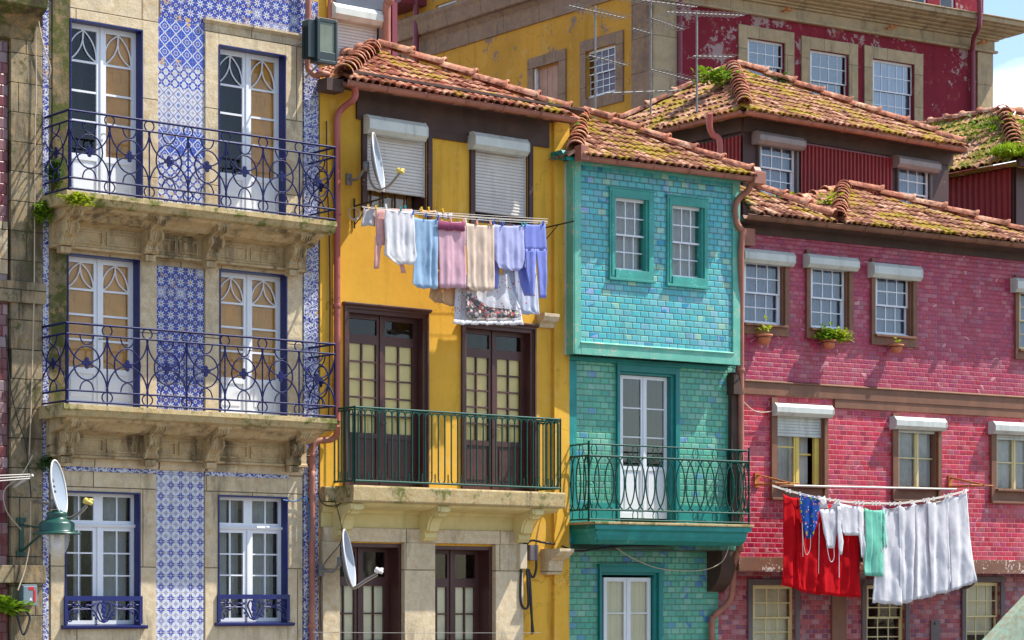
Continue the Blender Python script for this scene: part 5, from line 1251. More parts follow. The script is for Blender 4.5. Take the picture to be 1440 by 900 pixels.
gar(HY,'long_sleeved_top',C['pinkc'],[],.74,'thin pink long sleeved top with one sleeve dangling','shirt',G,panels=[[(293,528,542),(312,528,543),(345,530,541)],[(330,528,541),(350,527,535),(378,526,533)],[(294,541,580),(330,543,580),(352,546,578)],[(352,556,566),(370,561,567),(384,564,570)]],n=14)
gar(HY,'white_shirt',C['white'],[(293,542,582,3),(310,541,582),(340,542,583),(352,541,585),(358,541,586,1),(366,551,584),(372,560,580)],cw,'white short sleeved shirt pegged between the pink top and the pale blue towel','shirt',G)
gar(HY,'towel',C['sky'],[(305,581,616.5,3),(340,582,616),(370,582,615),(390,581,616),(398,579.5,616,2),(405,586,615,1)],cw,'pale blue towel flaring at its hem','towel','towels on the line of the yellow house')
gar(HY,'orange_vest',C['peach'],[(308,614,622),(340,613,622),(380,612,624)],cw-.1,'peach vest edge showing between the blue and mauve towels','vest',G,n=10)
gar(HY,'towel',C['mauve'],[(309,616.5,654,2),(321,616.5,654,2),(350,617,654),(380,618,655),(398,618,655),(405,619,655)],cw,'mauve towel with a darker band along its top','towel','towels on the line of the yellow house')
t_=gar(HY,'towel_band',C['mauved'],[(309,616.5,654,3),(315,616.5,654,2),(323,616.5,654,2)],cw+.035,None,None,None,folds=(.003,.3))
tow=[o for o in bpy.data.objects if o.get('label')=='mauve towel with a darker band along its top'][0]
def adopt(ch,par):
    loc=par.matrix_basis.inverted()@ch.matrix_basis; ch.parent=par; ch.matrix_basis=loc
    for k in ('label','category','group'):
        if k in ch: del ch[k]
adopt(t_,tow)
gar(HY,'white_vest',C['white'],[(316,652,660),(340,652,659),(344,652,656)],cw-.1,'strip of white vest showing left of the beige towel','vest',G,n=10)
gar(HY,'towel',C['beige'],[(313,655,695,3),(350,656,694.5),(380,657,695),(402,656,697),(409,664,694)],cw,'beige towel in the middle of the upper washing line','towel','towels on the line of the yellow house')
gar(HY,'nightdress',C['lav'],[(315,694,737,1),(335,694,737),(365,696,737),(376,702,735),(381,716,728)],cw,'lavender top pegged beside the beige towel','nightdress',G)
gar(HY,'violet_sleeves',C['viol'],[],cw-.12,'violet blue garment with hanging sleeves behind the lavender top','shirt',G,panels=[[(330,693,703),(370,694,703),(406,694,701)],[(316,722,738),(350,722,738),(380,720,738)],[(376,728,740),(400,732,748),(416,737,750)]],n=12)
gar(HY,'trousers',C['viol'],[],cw,'violet blue pyjama trousers at the right end of the upper washing line','trousers',G,panels=[[(314,737,767,0),(335,737,768),(352,738,769)],[(350,738,754),(380,740,753),(400,744,751),(416,746,750)],[(350,753,769.5),(380,757,769),(419,759,768)]],n=16)
gar(HY,'beige_skirt',C['peach'],[(380,610,640),(400,606,642),(418,604,640,8),(424,610,640,8)],.62,'sheer beige skirt hanging behind the mauve towel','skirt',G,folds=(.02,.05))
gar(HY,'tablecloth',C['floral'],[(385,640,715),(410,640,722),(430,639,731),(448,638.5,734,1),(452,638.5,735,1)],.66,'white tablecloth with red flowers and a dark flowered border','tablecloth',G,n=40)
t_=gar(HY,'flower_border',C['border'],[(404,655,658),(420,655,668),(432,655,690),(436,656,728),(447,657,730)],.745,None,None,None,folds=(.012,.1),n=30)
tc_=[o for o in bpy.data.objects if o.name.startswith('tablecloth')][0]; adopt(t_,tc_)
t_=gar(HY,'fringe',C['white'],[(449,638.5,735,1),(456,638,736,1)],.73,None,None,None,folds=(.02,.035),n=70); adopt(t_,tc_)
gar(HY,'sprigged_dress',C['dress'],[(330,716,750),(380,706,753),(410,704,757),(436,712,759),(442,734,760)],.56,'pale blue dress with small red sprigs behind the violet trousers','dress',G,n=30)
gar(HY,'striped_cloth',C['stripe'],[(297,613,636,2),(306,613,636,2)],.50,'small striped cloth on the back line near the yellow pegs','cloth',G,n=14)
gar(HY,'peach_cloth',C['peach'],[(293,590,613,2),(300,590,613,2)],.52,'small peach cloth on the back line left of the striped one','cloth',G,n=14)
# brackets and lines
m=MB(); a=HY.L(497,288,.02)
e=HY.empty('clothesline_rack',a,'black iron clothes rack holding the upper washing lines','clothesline')
def addp(e,base,mb,name,mat,**k): return mb.build(name,mat,e,base,**k)
R1=MB(); zl=HY.Z(497,289,.05)
for x in (500,760):
    u=HY.U(x,.05); R1.tube([(u,-.02,zl+.12),(u,-.02,zl-.35)],.014,6); R1.tube([(u,-.02,zl+.0),(u,-.92,zl+.02)],.013,6); R1.tube([(u,-.02,zl-.3),(u,-.5,zl)],.009,5)
addp(e,a,R1,'bracket',M['blackcable'])
lineset=[]
for wv,py0,py1,sg in ((.80,291,314,7),(.70,291,312,4),(.62,291,311,3),(.52,290,308,2)):
    pts=[]
    for i in range(15):
        t=i/14; x=509+(770-509)*t; yy=py0+(py1-py0)*t+sg*4*t*(1-t)*.55; pts.append(HY.L(x,yy,wv))
    L_=MB(); L_.tube(pts,.0045,4); addp(e,a,L_,'line',M['wire'])
pegc={k:paint('peg_'+k,c,.4,.05,grime=0) for k,c in dict(yellow=S(236,190,30),blue=S(30,90,190),teal=S(20,150,150),pink=S(240,170,160),orange=S(240,170,80),green=S(40,160,90),white=S(232,230,226)).items()}
for x,y,w_,c in ((529,292,.8,'yellow'),(518,291,.72,'orange'),(543,290,.8,'white'),(564,294,.8,'teal'),(570,292,.7,'teal'),(581,299,.8,'blue'),(599,303,.8,'blue'),(593,294,.6,'yellow'),(603,294,.6,'yellow'),(623,296,.55,'yellow'),(616,306,.8,'blue'),(634,309,.8,'pink'),(652,311,.8,'pink'),(655,310,.8,'white'),(671,313,.8,'pink'),(690,313,.8,'pink'),(694,313,.8,'blue'),(707,315,.8,'blue'),(734,315,.8,'teal'),(739,315,.8,'teal'),(764,314,.8,'blue')):
    nm={'yellow':'yellow','blue':'blue','teal':'teal','pink':'pale pink','orange':'orange','green':'green','white':'white'}[c]
    p=peg(HY,x,y,w_+.01,pegc[c],'')
    p['label']='small %s peg on the upper washing line'%nm; p['group']='%s pegs on the upper washing line'%nm
# ================================================================ LAUNDRY ON THE PINK HOUSE
G='washing on the line of the pink house'; cw=.85
def sg(x): t=(x-1086)/(1362-1086); return 684+6*t+27*4*t*(1-t)*(.95 if t<.6 else 1)*.85
gar(HP,'red_sheet',C['red'],[],cw-.10,'large bright red sheet at the left of the lower washing line','sheet',G,panels=[[(694,1101,1122,6),(760,1101,1125,5),(823,1099.5,1124,6)],[(699,1120,1153,8),(760,1120,1153,6),(830,1120,1153,7)],[(708,1150,1180,4),(760,1150,1182,3),(835,1150,1182,4)],[(745,1178,1205,2),(790,1178,1209,2),(839,1178,1212,1)]],n=14,folds=(.05,.19))
gar(HP,'apron',C['bluep'],[(692,1123,1153,6),(715,1125,1153,4),(740,1130,1148,1),(757,1133,1141)],cw+.02,'blue apron with orange and green print in front of the red sheet','apron',G,n=16)
ap=[o for o in bpy.data.objects if o.name=='apron'][0]
m=MB(); m.tube(smooth_path([HP.L(1128,735,cw+.03),HP.L(1130,765,cw+.03),HP.L(1134,780,cw+.03),HP.L(1139,772,cw+.03),HP.L(1140,752,cw+.03)],4),.006,4); m.tube([HP.L(1128,735,cw+.03),HP.L(1129,783,cw+.03)],.006,4); m.tube([HP.L(1152,735,cw+.02),HP.L(1151,807,cw+.02)],.006,4)
b0_=ap.location.copy(); 
o=HP.thing(m,'apron_string',M['wire'],HP.L(1128,735,cw+.03),None,None); adopt(o,ap)
gar(HP,'camisole',C['white'],[],cw,'white camisole with straps hanging over the red sheet','camisole',G,panels=[[(697,1152,1160,0),(715,1152,1165,0)],[(706,1174,1181,0),(716,1166,1181,0)],[(716,1152,1181,0),(735,1156,1180),(755,1160,1177),(771,1164,1174)]],n=12)
cm=[o for o in bpy.data.objects if o.name=='camisole'][0]; m=MB(); m.tube(smooth_path([HP.L(1162,762,cw),HP.L(1166,785,cw),HP.L(1170,790,cw),HP.L(1173,782,cw),HP.L(1172,765,cw)],4),.007,4); m.tube([HP.L(1180,735,cw),HP.L(1180,812,cw)],.008,4); o=HP.thing(m,'strap',M['white'],HP.L(1162,762,cw),None,None); adopt(o,cm)
gar(HP,'t_shirt',C['white'],[],cw+.02,'white t-shirt with drooping sleeves pegged left of the mint nightshirt','shirt',G,panels=[[(706,1179,1213,6),(730,1182,1211,3),(748,1184,1209,0),(753,1188,1206)],[(712,1177,1186),(745,1177,1184),(762,1178,1186),(780,1181,1185)],[(715,1206,1214),(745,1206,1215),(768,1210,1217),(784,1212,1217)]],n=14)
gar(HP,'mint_nightshirt',C['mint'],[],cw+.02,'mint green nightshirt with one long sleeve','nightshirt',G,panels=[[(714,1216,1240,3),(740,1216,1242),(780,1216,1242),(809,1215,1241,2)],[(718,1238,1244),(745,1240,1247),(770,1243,1248)]],n=18,folds=(.03,.09))
gar(HP,'teal_cloth',C['teald'],[(750,1206,1212),(790,1208,1214)],cw-.15,'dark teal cloth edge behind the mint nightshirt','cloth',G,n=8)
gar(HP,'lime_cloth',cloth('lime',S(190,206,80)),[(714,1213,1217),(735,1213,1216)],cw-.02,'sliver of lime cloth left of the mint nightshirt','cloth',G,n=6)
SG='white sheets on the line of the pink house'
for i,(rows,lb) in enumerate((
 ([(711,1241,1266,-2),(760,1236,1266,-1),(820,1230,1267,2),(848,1228,1268,3)],'white sheet nearest the mint nightshirt, hanging lowest'),
 ([(709,1263,1286,-2),(760,1265,1286,-2),(820,1266,1283,-2),(849,1267,1282,-2)],'narrow white sheet just right of the lowest one'),
 ([(706,1284,1306,-3),(760,1284,1306,-2),(820,1282,1309,-2),(844,1281,1311,-4)],'white sheet below the middle window of the pink house'),
 ([(704,1304,1334,-7),(760,1306,1334,-6),(810,1308,1336,-6),(838,1309,1338,-6)],'white sheet with a thin cord, second from the right end'),
 ([(696,1332,1359,-9),(740,1334,1363,-8),(790,1336,1369,-8),(832,1336,1374,-13)],'broad white sheet at the right end, cut on a slant'))):
    gar(HP,'white_sheet',C['white'],rows,cw+.02*(i%2),lb,'sheet',SG,n=22,folds=(.03,.50),seed=i+3,sag=6)
# rack: two rusty arms, a white pole and lines
a=HP.L(1063,672,.05)
e=HP.empty('clothesline_rack',a,'rusty steel clothes rack with white pole across the pink house','clothesline')
for x0,ym in ((1066,679),(1338,682)):
    m=MB(); u,z=HP.P(x0,ym,.05); m.tube([(u,-.0,z+.13),(u,-.08,z+.13),(u+.06,-.85,z-.03)],.018,6); m.tube([(u-.03,-.0,z-.03),(u+.05,-.9,z-.04)],.022,6); m.box(u-.05,u+.05,0,.03,z-.08,z+.18); m.tube([(u-.25,-.85,z-.04),(u+.3,-.85,z-.04)],.015,6); addp(e,a,m,'bracket',M['rusty'])
m=MB(); m.tube([HP.L(1116,683,.45),HP.L(1345,688,.45)],.018,8); addp(e,a,m,'pole',M['wire'])
for wv,dy in ((.87,0),(.80,-1),(.72,-2)):
    pts=[HP.L(1086+(1362-1086)*i/18, sg(1086+(1362-1086)*i/18)+dy, wv) for i in range(19)]; m=MB(); m.tube(pts,.006,4); addp(e,a,m,'line',M['wire'])
i=0
for x in (1106,1111,1125,1151,1153,1167,1175,1180,1203,1208,1214,1227,1232,1237,1252,1258,1266,1281,1283,1299,1303,1306,1313,1329,1334,1338,1356):
    p=peg(HP,x,sg(x)-1,.88,pegc['white'],''); p['label']='small white peg on the lower washing line'; p['group']='white pegs on the lower washing line'

# ================================================================ FLOWER POTS AND PLANTS
def pot(h,x,y,w,r,hg,n,spread,size,lm,label,seed,dz=.03):
    b=h.L(x,y,w); e=h.empty('flower_pot',b,label,'flower pot','flower pots under the windows of the pink house')
    m=MB(); m.lathe([(0,0),(r*.62,0),(r*.95,hg*.78),(r*.95,hg*.80),(r*1.08,hg*.80),(r*1.1,hg),(r*.95,hg),(r*.9,hg*.85),(0,hg*.85)],(0,0,0),18); m.lathe([(r*.80,hg*.42),(r*.84,hg*.44),(r*.84,hg*.47),(r*.82,hg*.5)],(0,0,0),18); m.build('pot',M['terracotta'],e)
    m=MB(); m.tube(arc_pts(lambda s,z:(s,.0+z,hg*.7),0,0,r*1.05,r*1.05,0,2*PI,16)[:-1],.006,4,True); m.tube([(0,r,hg*.7),(0,w-.02 if w<.4 else r+.1,hg*.75)],.008,5); m.build('holder',M['blackcable'],e)
    m=leaves(n,(0,0,hg+dz),spread,size,.75,seed,4); m.build('plant',lm,e)
    return e
pot(HP,1075,484,.18,.135,.17,26,(.05,.05,.13),.11,M['leaf_lime'],'terracotta pot with a leggy yellow green plant, nearest the turquoise bay',4)
pot(HP,1166,490,.18,.125,.15,420,(.12,.07,.10),.085,M['leaf'],'terracotta pot with bushy feathery greenery spilling over its right side',5,.02)
pot(HP,1261,496,.18,.12,.15,12,(.03,.03,.05),.09,M['leaf_lime'],'terracotta pot with one tiny sprout under the third pink window',6)
def plant(h,name,x,y,w,n,spread,size,mat,label,cat='plant',group=None,seed=1,up=.6):
    b=h.L(x,y,w); m=leaves(n,b,spread,size,up,seed,6); return h.thing(m,name,M[mat],b,label,cat,group)
plant(HP,'bushy_plant',1183,474,.24,260,(.10,.05,.07),.075,'leaf_lime','feathery green shoots hanging out right of the middle pot',seed=9,up=.2)
plant(HB,'weed_tuft',110,283,.84,160,(.10,.03,.06),.09,'leaf_lime','bright yellow green weeds rooted in the upper balcony edge','weed','wall weeds',2,.3)
plant(HB,'weed_tuft',60,300,.2,150,(.05,.05,.10),.10,'leaf','green weeds low in the corner left of the upper balcony','weed','wall weeds',3,.2)
plant(HB,'weed_tuft',78,245,.08,200,(.06,.03,.16),.06,'leaf_dark','dark moss clump behind the upper railing corner','weed','wall weeds',4,.3)
plant(HB,'weed_tuft',66,652,.12,90,(.05,.04,.07),.08,'leaf_dark','small weeds under the lower balcony beside the satellite dish','weed','wall weeds',5,.2)
plant(HL,'spiky_plant',10,856,.28,46,(.11,.06,.07),.26,'leaf','spiky green plant growing below the wall at the lower left','plant',None,6,.5)
plant(HD,'potted_plant',1112,283,.62,130,(.16,.08,.07),.11,'leaf_lime','leafy plant in a pot on the roof edge under the left upper window',seed=8)
b=HD.L(1122,292,.62); m=MB(); m.lathe([(0,0),(.13,0),(.17,.2),(.19,.2),(.19,.24),(0,.24)],b,16); o=HD.thing(m,'roof_pot',M['terracotta'],b,'terracotta pot standing on the pink house roof','flower pot')
plant(HP,'roof_weed',1168,293,-.7,110,(.10,.10,.14),.13,'leaf_lime','weeds beside the hip tiles of the pink house roof','weed','roof weeds',11)
plant(HD,'roof_weed',1008,113,-1.6,170,(.22,.2,.12),.15,'leaf','leafy weeds near the top of the mossy corrugated house roof','weed','roof weeds',12)
plant(HD,'roof_weed',1098,113,-1.9,60,(.15,.1,.07),.1,'leaf_dark','small weeds behind the ridge of the mossy corrugated house roof','weed','roof weeds',13)
plant(HY,'roof_weed',778,152,.25,70,(.10,.08,.05),.09,'leaf_lime','weeds at the right eave of the yellow house roof','weed','roof weeds',14)
plant(HT,'roof_weed',797,175,-.3,50,(.06,.1,.12),.1,'leaf','weeds against the hip of the turquoise house roof','weed','roof weeds',15)
EL,AP,AB,BL,ER=roof9
def tri(r,a,b,c): s,t=r.random(),r.random(); 
rg=random.Random(5); m=MB()
def tuft(m,p,sz,k,rg):
    for i in range(k):
        a=rg.uniform(0,6.28); d=Vector((math.cos(a)*.5,math.sin(a)*.5,1)).normalized(); s=d.cross(Vector((0,0,1))).normalized()*sz*.12; q=p+Vector((rg.gauss(0,.05),rg.gauss(0,.05),0)); m.add([q-s,q+s,q+d*sz*rg.uniform(.6,1.2)],[(0,1,2)])
for i in range(1000):
    s=rg.random(); t=rg.random()**1.3; p=EL.lerp(BL,1-(1-s)**1.2)*(1-t)+AP.lerp(AB,s)*t
    if 0.5+.5*math.sin(s*17+t*9)+.4*math.sin(s*31-t*23) < .45+t*.0: continue
    tuft(m,p+Vector((0,0,.06)),.13,4,rg)

o=HM.thing(m,'roof_grass',leafmat('grass_green',S(120,136,40)),tuple(EL),'grass and moss growing over the tiles at the right edge','grass'); o['kind']='stuff'
m=MB()
for i in range(700):
    p=EL+Vector((rg.uniform(-.3,3),rg.uniform(-.25,.35),rg.uniform(-.02,.12))) if i%3 else EL.lerp(BL,rg.random()*.08)+Vector((rg.gauss(0,.1),0,.08))
    tuft(m,p,.22,4,rg)
o=HM.thing(m,'eave_grass',leafmat('bright_grass',S(150,180,36)),tuple(EL),'bright green grass along the eave at the right edge','grass'); o['kind']='stuff'
plant(HM,'roof_weed',1400,185,-1.2,110,(.22,.4,.16),.17,'leaf','leafy weeds beside the hip tiles at the right edge','weed','roof weeds',16,.3)

# ================================================================ SATELLITE DISHES, LAMP, FLOODLIGHT, BOXES
def dish(h,px,py,w,rx,rz,yaw,label,lnb,arm,text=None,wallpt=None,tilt=.16):
    b=h.L(px,py,w); e=h.empty('satellite_dish',b,label,'satellite dish','satellite dishes')
    ax=Vector((math.cos(yaw),-math.sin(yaw),tilt)).normalized()   # facing direction in local x,y
    s=ax.cross(Vector((0,0,1))).normalized(); up=s.cross(ax)
    m=MB(); n=28; K=7; vs=[]
    for back in (0,1):
        for k in range(K+1):
            f=k/K
            for q in range(n):
                a=2*PI*q/n; vs.append(s*math.cos(a)*rx*f+up*math.sin(a)*rz*f+ax*(.085*f*f-.085-back*.012))
    o_=(K+1)*n; fs=[]
    for k in range(K):
        for q in range(n):
            fs.append((k*n+q,k*n+(q+1)%n,(k+1)*n+(q+1)%n,(k+1)*n+q)); fs.append((o_+k*n+(q+1)%n,o_+k*n+q,o_+(k+1)*n+q,o_+(k+1)*n+(q+1)%n))
    m.add(vs,fs,True); m.build('reflector',M['dish'],e)
    m=MB(); m.tube([s*math.cos(2*PI*q/32)*rx+up*math.sin(2*PI*q/32)*rz for q in range(32)],.012,6,True); m.build('rim',M['dishedge'],e)
    L=Vector(h.L(*lnb))-Vector(b); A=[Vector(h.L(*p))-Vector(b) for p in arm]
    m=MB(); m.tube(smooth_path(A,5),.016,6); m.build('arm',M['steel'],e)
    m=MB(); m.tube(smooth_path([p+Vector((.0,-.0,-.035)) for p in A],5),.008,5); m.build('cable',M['cable'],e)
    m=MB(); d=(Vector((0,0,0))-L).normalized(); m.lathe([(0,-.06),(.03,-.06),(.032,.0),(.045,.02),(.045,.06),(0,.065)],L,12,d); m.lathe([(0,-.04),(.02,-.04),(.02,.04),(0,.04)],L+Vector((.03,0,.03)),10,(1,0,0)); o=m.build('receiver',M['yellow_frame'] if py!=785 else M['dishedge'],e)
    if wallpt:
        W=[Vector(h.L(*p))-Vector(b) for p in wallpt]; m=MB(); m.tube(smooth_path(W,5),.022,7); m.box(W[0].x-.05,W[0].x+.05,-W[0].y-.02,-W[0].y+.01,W[0].z-.09,W[0].z+.09); m.lathe([(0,-.07),(.05,-.07),(.05,.07),(0,.07)],W[-1],10); m.build('mount',M['steel'],e)
    if text:
        for (tx,sz,ku,kz) in text:
            cu=bpy.data.curves.new('txt','FONT'); cu.body=tx; cu.size=sz; cu.extrude=.001; cu.align_x='CENTER'
            tmp=bpy.data.objects.new('txt',cu); COL.objects.link(tmp); bpy.context.view_layer.update()
            me=bpy.data.meshes.new_from_object(tmp.evaluated_get(bpy.context.evaluated_depsgraph_get())); bpy.data.objects.remove(tmp)
            o=bpy.data.objects.new('lettering',me); COL.objects.link(o); o.parent=e; me.materials.clear(); me.materials.append(M['blackcable'])
            X=-s if False else s; X=up.cross(ax); f=math.sqrt(ku*ku+kz*kz); 
            o.matrix_local=Matrix.Translation(X*ku*rx+up*kz*rz+ax*(.085*f*f-.085+.006))@Matrix((( X.x,up.x,ax.x,0),(X.y,up.y,ax.y,0),(X.z,up.z,ax.z,0),(0,0,0,1)))
    return e
dish(HY,532,228,.50,.36,.46,.78,'pale satellite dish in front of the left roller shutter',(563,241,.95),[(517,230,.45),(520,252,.5),(530,266,.6),(545,262,.75),(562,243,.95)],None,[(491,252,.05),(502,252,.25),(511,240,.4),(515,234,.45)])
dish(HY,491,785,.55,.36,.45,.78,'pale satellite dish by the rain pipe in front of the lowest dark door',(533,803,.95),[(480,782,.4),(487,812,.5),(497,825,.6),(515,815,.75),(531,806,.9)],None,[(452,802,.12),(468,804,.3),(475,796,.38),(478,790,.42)])
dish(HB,83,686,.98,.27,.39,.84,'satellite dish above the green street lamp',(124,706,1.35),[(84,722,.95),(97,728,1.05),(112,720,1.2),(123,709,1.33)],[('TABO',.15,-.08,.24),('parabolas',.05,-.08,.06),('Tecno',.075,.02,-.14)],[(47,705,.02),(60,707,.4),(76,709,.85)])
# street lamp
b=HL.L(30,755,.10)
e=HL.empty('street_lamp',b,'old green street lamp with glass bowl on an iron arm at the left','street lamp')
B=Vector(b); m=MB(); z0=HL.Z(30,728,.1); z1=HL.Z(30,782,.1); u=HL.U(30,.1); m.box(u-.03,u+.03,.08,.12,z1,z0); m.box(u-.07,u+.07,.08,.11,z0-.06,z0); m.box(u-.07,u+.07,.08,.11,z1,z1+.06)
wl=1.05; c=Vector(HL.L(80,742,wl)); sc_=(HL.Z(80,742,wl)-HL.Z(80,842,wl))/100
m.tube([(u,-.1,z1+.06),c+Vector((0,0,.10))],.018,7); m.tube([(u,-.1,z0-.1),c+Vector((-.02,0,-.02))],.012,6); m.build('arm',M['lampgreen'],e,b)
pf=[(0,25),(6,25),(9,22),(13,22),(15,19),(13,16),(14,13),(18,10),(23,8),(25,5),(25,-4),(27,-6),(34,-8),(34,-9.5),(26,-9.5),(20,-9)]
m=MB(); m.lathe([(r*sc_,z_*sc_) for r,z_ in pf],c,28); m.build('lamp_shade',M['lampgreen'],e,b)
gm=NT('bowl_glass'); p=gm.n('ShaderNodeBsdfPrincipled'); p.inputs['Roughness'].default_value=.12; p.inputs['Base Color'].default_value=(.85,.86,.84,1); tr=gm.n('ShaderNodeBsdfTransparent'); mx=gm.n('ShaderNodeMixShader'); mx.inputs[0].default_value=.28; gm.l(tr.outputs[0],mx.inputs[1]); gm.l(p.outputs[0],mx.inputs[2]); gm.l(mx.outputs[0],gm.out.inputs[0])
m=MB(); m.lathe([(18*sc_,-9*sc_),(18*sc_,-16*sc_),(16*sc_,-26*sc_),(12*sc_,-35*sc_),(6*sc_,-41*sc_),(0,-43*sc_)],c,26); m.build('glass_bowl',gm.mat,e,b)
m=MB(); m.lathe([(0,-10*sc_),(4*sc_,-10*sc_),(4*sc_,-16*sc_),(7*sc_,-22*sc_),(6*sc_,-30*sc_),(0,-33*sc_)],c,14); m.build('bulb',M['dishedge'],e,b)
# junction box with red warning labels
bb=HL.rect(30,50,824,852,.16); b=(bb[0],-.08,bb[2]); e=HL.empty('junction_box',b,'grey electric box with red labels on the corner stone','junction box')
m=MB(); m.box(bb[0],bb[1],.08,.22,bb[2],bb[3]); m.box(bb[0]-.01,bb[1]+.01,.08,.20,bb[3],bb[3]+.02); m.build('case',paint('box_grey',S(120,136,146),.5,.1),e,b,bevel=.01)
W_,H_=bb[1]-bb[0],bb[3]-bb[2]; rp_=paint('label_red',S(206,20,30),.5,.05,grime=0)
m=MB(); m.box(bb[0]+.38*W_,bb[0]+.75*W_,.22,.224,bb[2]+.80*H_,bb[2]+.95*H_); m.box(bb[0]+.72*W_,bb[0]+.86*W_,.22,.226,bb[2]+.18*H_,bb[2]+.79*H_); m.build('red_label',rp_,e,b)
m=MB(); x=bb[0]+.52*W_; z=bb[2]+.27*H_; m.plate([(x-.11*W_,z),(x+.11*W_,z),(x,z+.17*H_)],.22,.225); m.build('warning_triangle',M['white'],e,b)
# floodlight
b=HB.L(452,60,.55); e=HB.empty('floodlight',b,'square green floodlight high on the pipe between the two houses','floodlight')
u0,z1=HB.P(446,26,.62); u1=HB.U(472,.62); z0=HB.Z(446,86,.62)
m=MB(); m.box(u0-.0,u1,.42,.62,z0,z1); m.box(u0-.03,u1+.02,.60,.65,z1-.04,z1+.02); m.box(u0-.02,u0+.03,.60,.66,z0,z1); m.box(u1-.03,u1+.01,.60,.66,z0,z1); m.box(u0-.02,u1,.60,.66,z0-.02,z0+.03); m.box(u0+.03,u1-.03,.62,.655,z0+.03,z0+(z1-z0)*.24)
for k in range(5): m.box(u0-.16,u0-.01,.44+k*.04,.45+k*.04,z0+.05,z1-.02)
m.build('housing',M['floodgreen'],e,b,bevel=.006)
m=MB(); m.box(u0+.03,u1-.03,.625,.635,z0+(z1-z0)*.24,z1-.03); m.build('lens',paint('lens',S(120,128,110),.25,.2,grime=.3),e,b)
m=MB(); m.tube([(u0-.05,-.1,(z0+z1)/2),(u0-.05,-.5,(z0+z1)/2)],.02,6); m.tube([(u0+.1,-.5,z0-.02),(u0+.1,-.15,z0-.15)],.016,6); m.build('bracket',M['steel'],e,b)
# meter boxes with thick cables
b=HY.L(736,770,.05); e=HY.empty('cable_box',b,'beige cable box with thick black cables beside the stone corbel','cable box')
r_b=HY.rect(731,741,765,800,.16); m=MB(); m.box(r_b[0],r_b[1],.05,.17,r_b[2],r_b[3]); m.build('case',paint('box_beige',S(206,190,160),.5,.1,grime=.4),e,b,bevel=.01)
r_b=HY.rect(745,757,766,788,.16); m=MB(); m.box(r_b[0],r_b[1],.05,.17,r_b[2],r_b[3]); m.build('dark_case',M['greybrown'],e,b,bevel=.01)
m=MB()
for pts in ([(741,798),(742,810),(745,830),(747,860),(750,890)],[(733,800),(732,830),(733,848),(738,856),(743,850),(742,820),(741,802)],[(744,800),(746,830),(748,870),(748,892)],[(754,788),(754,800),(750,812),(745,806)],[(738,765),(734,740)],[(740,765),(748,760),(765,763),(780,765)]):
    m.tube(smooth_path([HY.L(x,y,.12) for x,y in pts],4),.02,6)
m.build('black_cable',M['blackcable'],e,b)

# ================================================================ CABLES
def cable(h,pts,r,mat,name,label,cat='cable',group='cables'):
    q=[h.L(*p) for p in pts]; m=MB(); m.tube(smooth_path(q,6),r,5); return h.thing(m,name,mat if not isinstance(mat,str) else M[mat],q[0],label,cat,group)
cable(HL,[(53,22,.15),(50,60,.12),(51,120,.12),(49,200,.12),(48,400,.12),(44,560,.12),(41,640,.12)],.010,'cable','hanging_cable','pale cable running down the granite pilaster at the left')
cable(HL,[(53,24,.15),(60,60,.15),(68,85,.15),(71,98,.14),(68,110,.12)],.010,'cable','hanging_cable','short pale loop of cable near the top left cornice')
cable(HL,[(8,470,.12),(14,540,.12),(25,590,.12),(36,625,.12),(44,700,.12)],.009,'blackcable','hanging_cable','thin dark cable slanting down the granite pilaster')
cable(HL,[(46,640,.2),(30,668,.2),(6,690,.2),(10,720,.2),(30,745,.2)],.008,'cable','hanging_cable','pale looping cable left of the satellite dish')
cable(HL,[(43,705,.2),(42,760,.2),(35,800,.2),(25,830,.25)],.010,'cable','hanging_cable','pale cable ending at the spiky plant')
cable(HL,[(20,845,.2),(28,880,.2),(34,892,.25),(42,870,.2),(36,858,.18)],.018,'blackcable','hanging_cable','thick dark cable under the electric box')
cable(HB,[(66,628,.16),(80,625,.15),(150,628,.14),(250,632,.13),(350,637,.13),(436,641,.14)],.010,'blackcable','wall_cable','thin dark cable along the stone blocks under the lower balcony')
cable(HB,[(398,703,.05),(415,705,.08),(428,700,.1),(434,715,.1),(435,760,.1)],.010,paint('blue_cable',S(30,110,170),.4,.1),'wall_cable','blue cable from the right lower window to the rain pipe')
cable(HY,[(459,170,.1),(460,250,.1),(463,330,.1),(464,450,.1),(462,600,.1)],.012,'darkwood','wall_cable','dark vertical cable on the yellow pilaster beside the tiles')
cable(HY,[(447,690,.3),(452,706,.25),(465,712,.2),(480,708,.5)],.010,'blackcable','wall_cable','dark cable drooping under the left end of the cream balcony')
cable(HY,[(470,700,.3),(480,740,.3),(478,765,.2),(455,795,.12),(450,830,.12),(452,890,.12)],.007,'blackcable','wall_cable','thin cable crossing the cream bracket')
cable(HT,[(790,768,.3),(812,775,.1),(840,772,.1),(880,768,.1),(920,768,.1),(960,766,.1)],.018,'blackcable','wall_cable','thick dark cable sagging under the turquoise balcony')
cable(HT,[(866,770,.0),(890,785,.0),(930,800,.0),(985,802,.05),(1015,790,.1),(1026,765,.1)],.008,'cable','wall_cable','pale cable drooping across the lower turquoise tiles')
cable(HP,[(1043,562,.1),(1056,575,.1),(1070,580,.1),(1088,578,.1)],.010,'cable','wall_cable','pale cable to the shutter case of the open window')
m=MB(); b=HY.L(500,300,.06)
for k in range(4): c_=Vector(HY.L(497,300+k*.5,.07)); m.tube(arc_pts(lambda s,z:(s,c_.y-.008*k,z),c_.x,c_.z,.09+.006*k,.085+.005*k,0,2*PI,20)[:-1],.008,5,True)
HY.thing(m,'cable_coil',M['cable'],b,'coil of pale cable hanging by the rack beside the dish','cable')
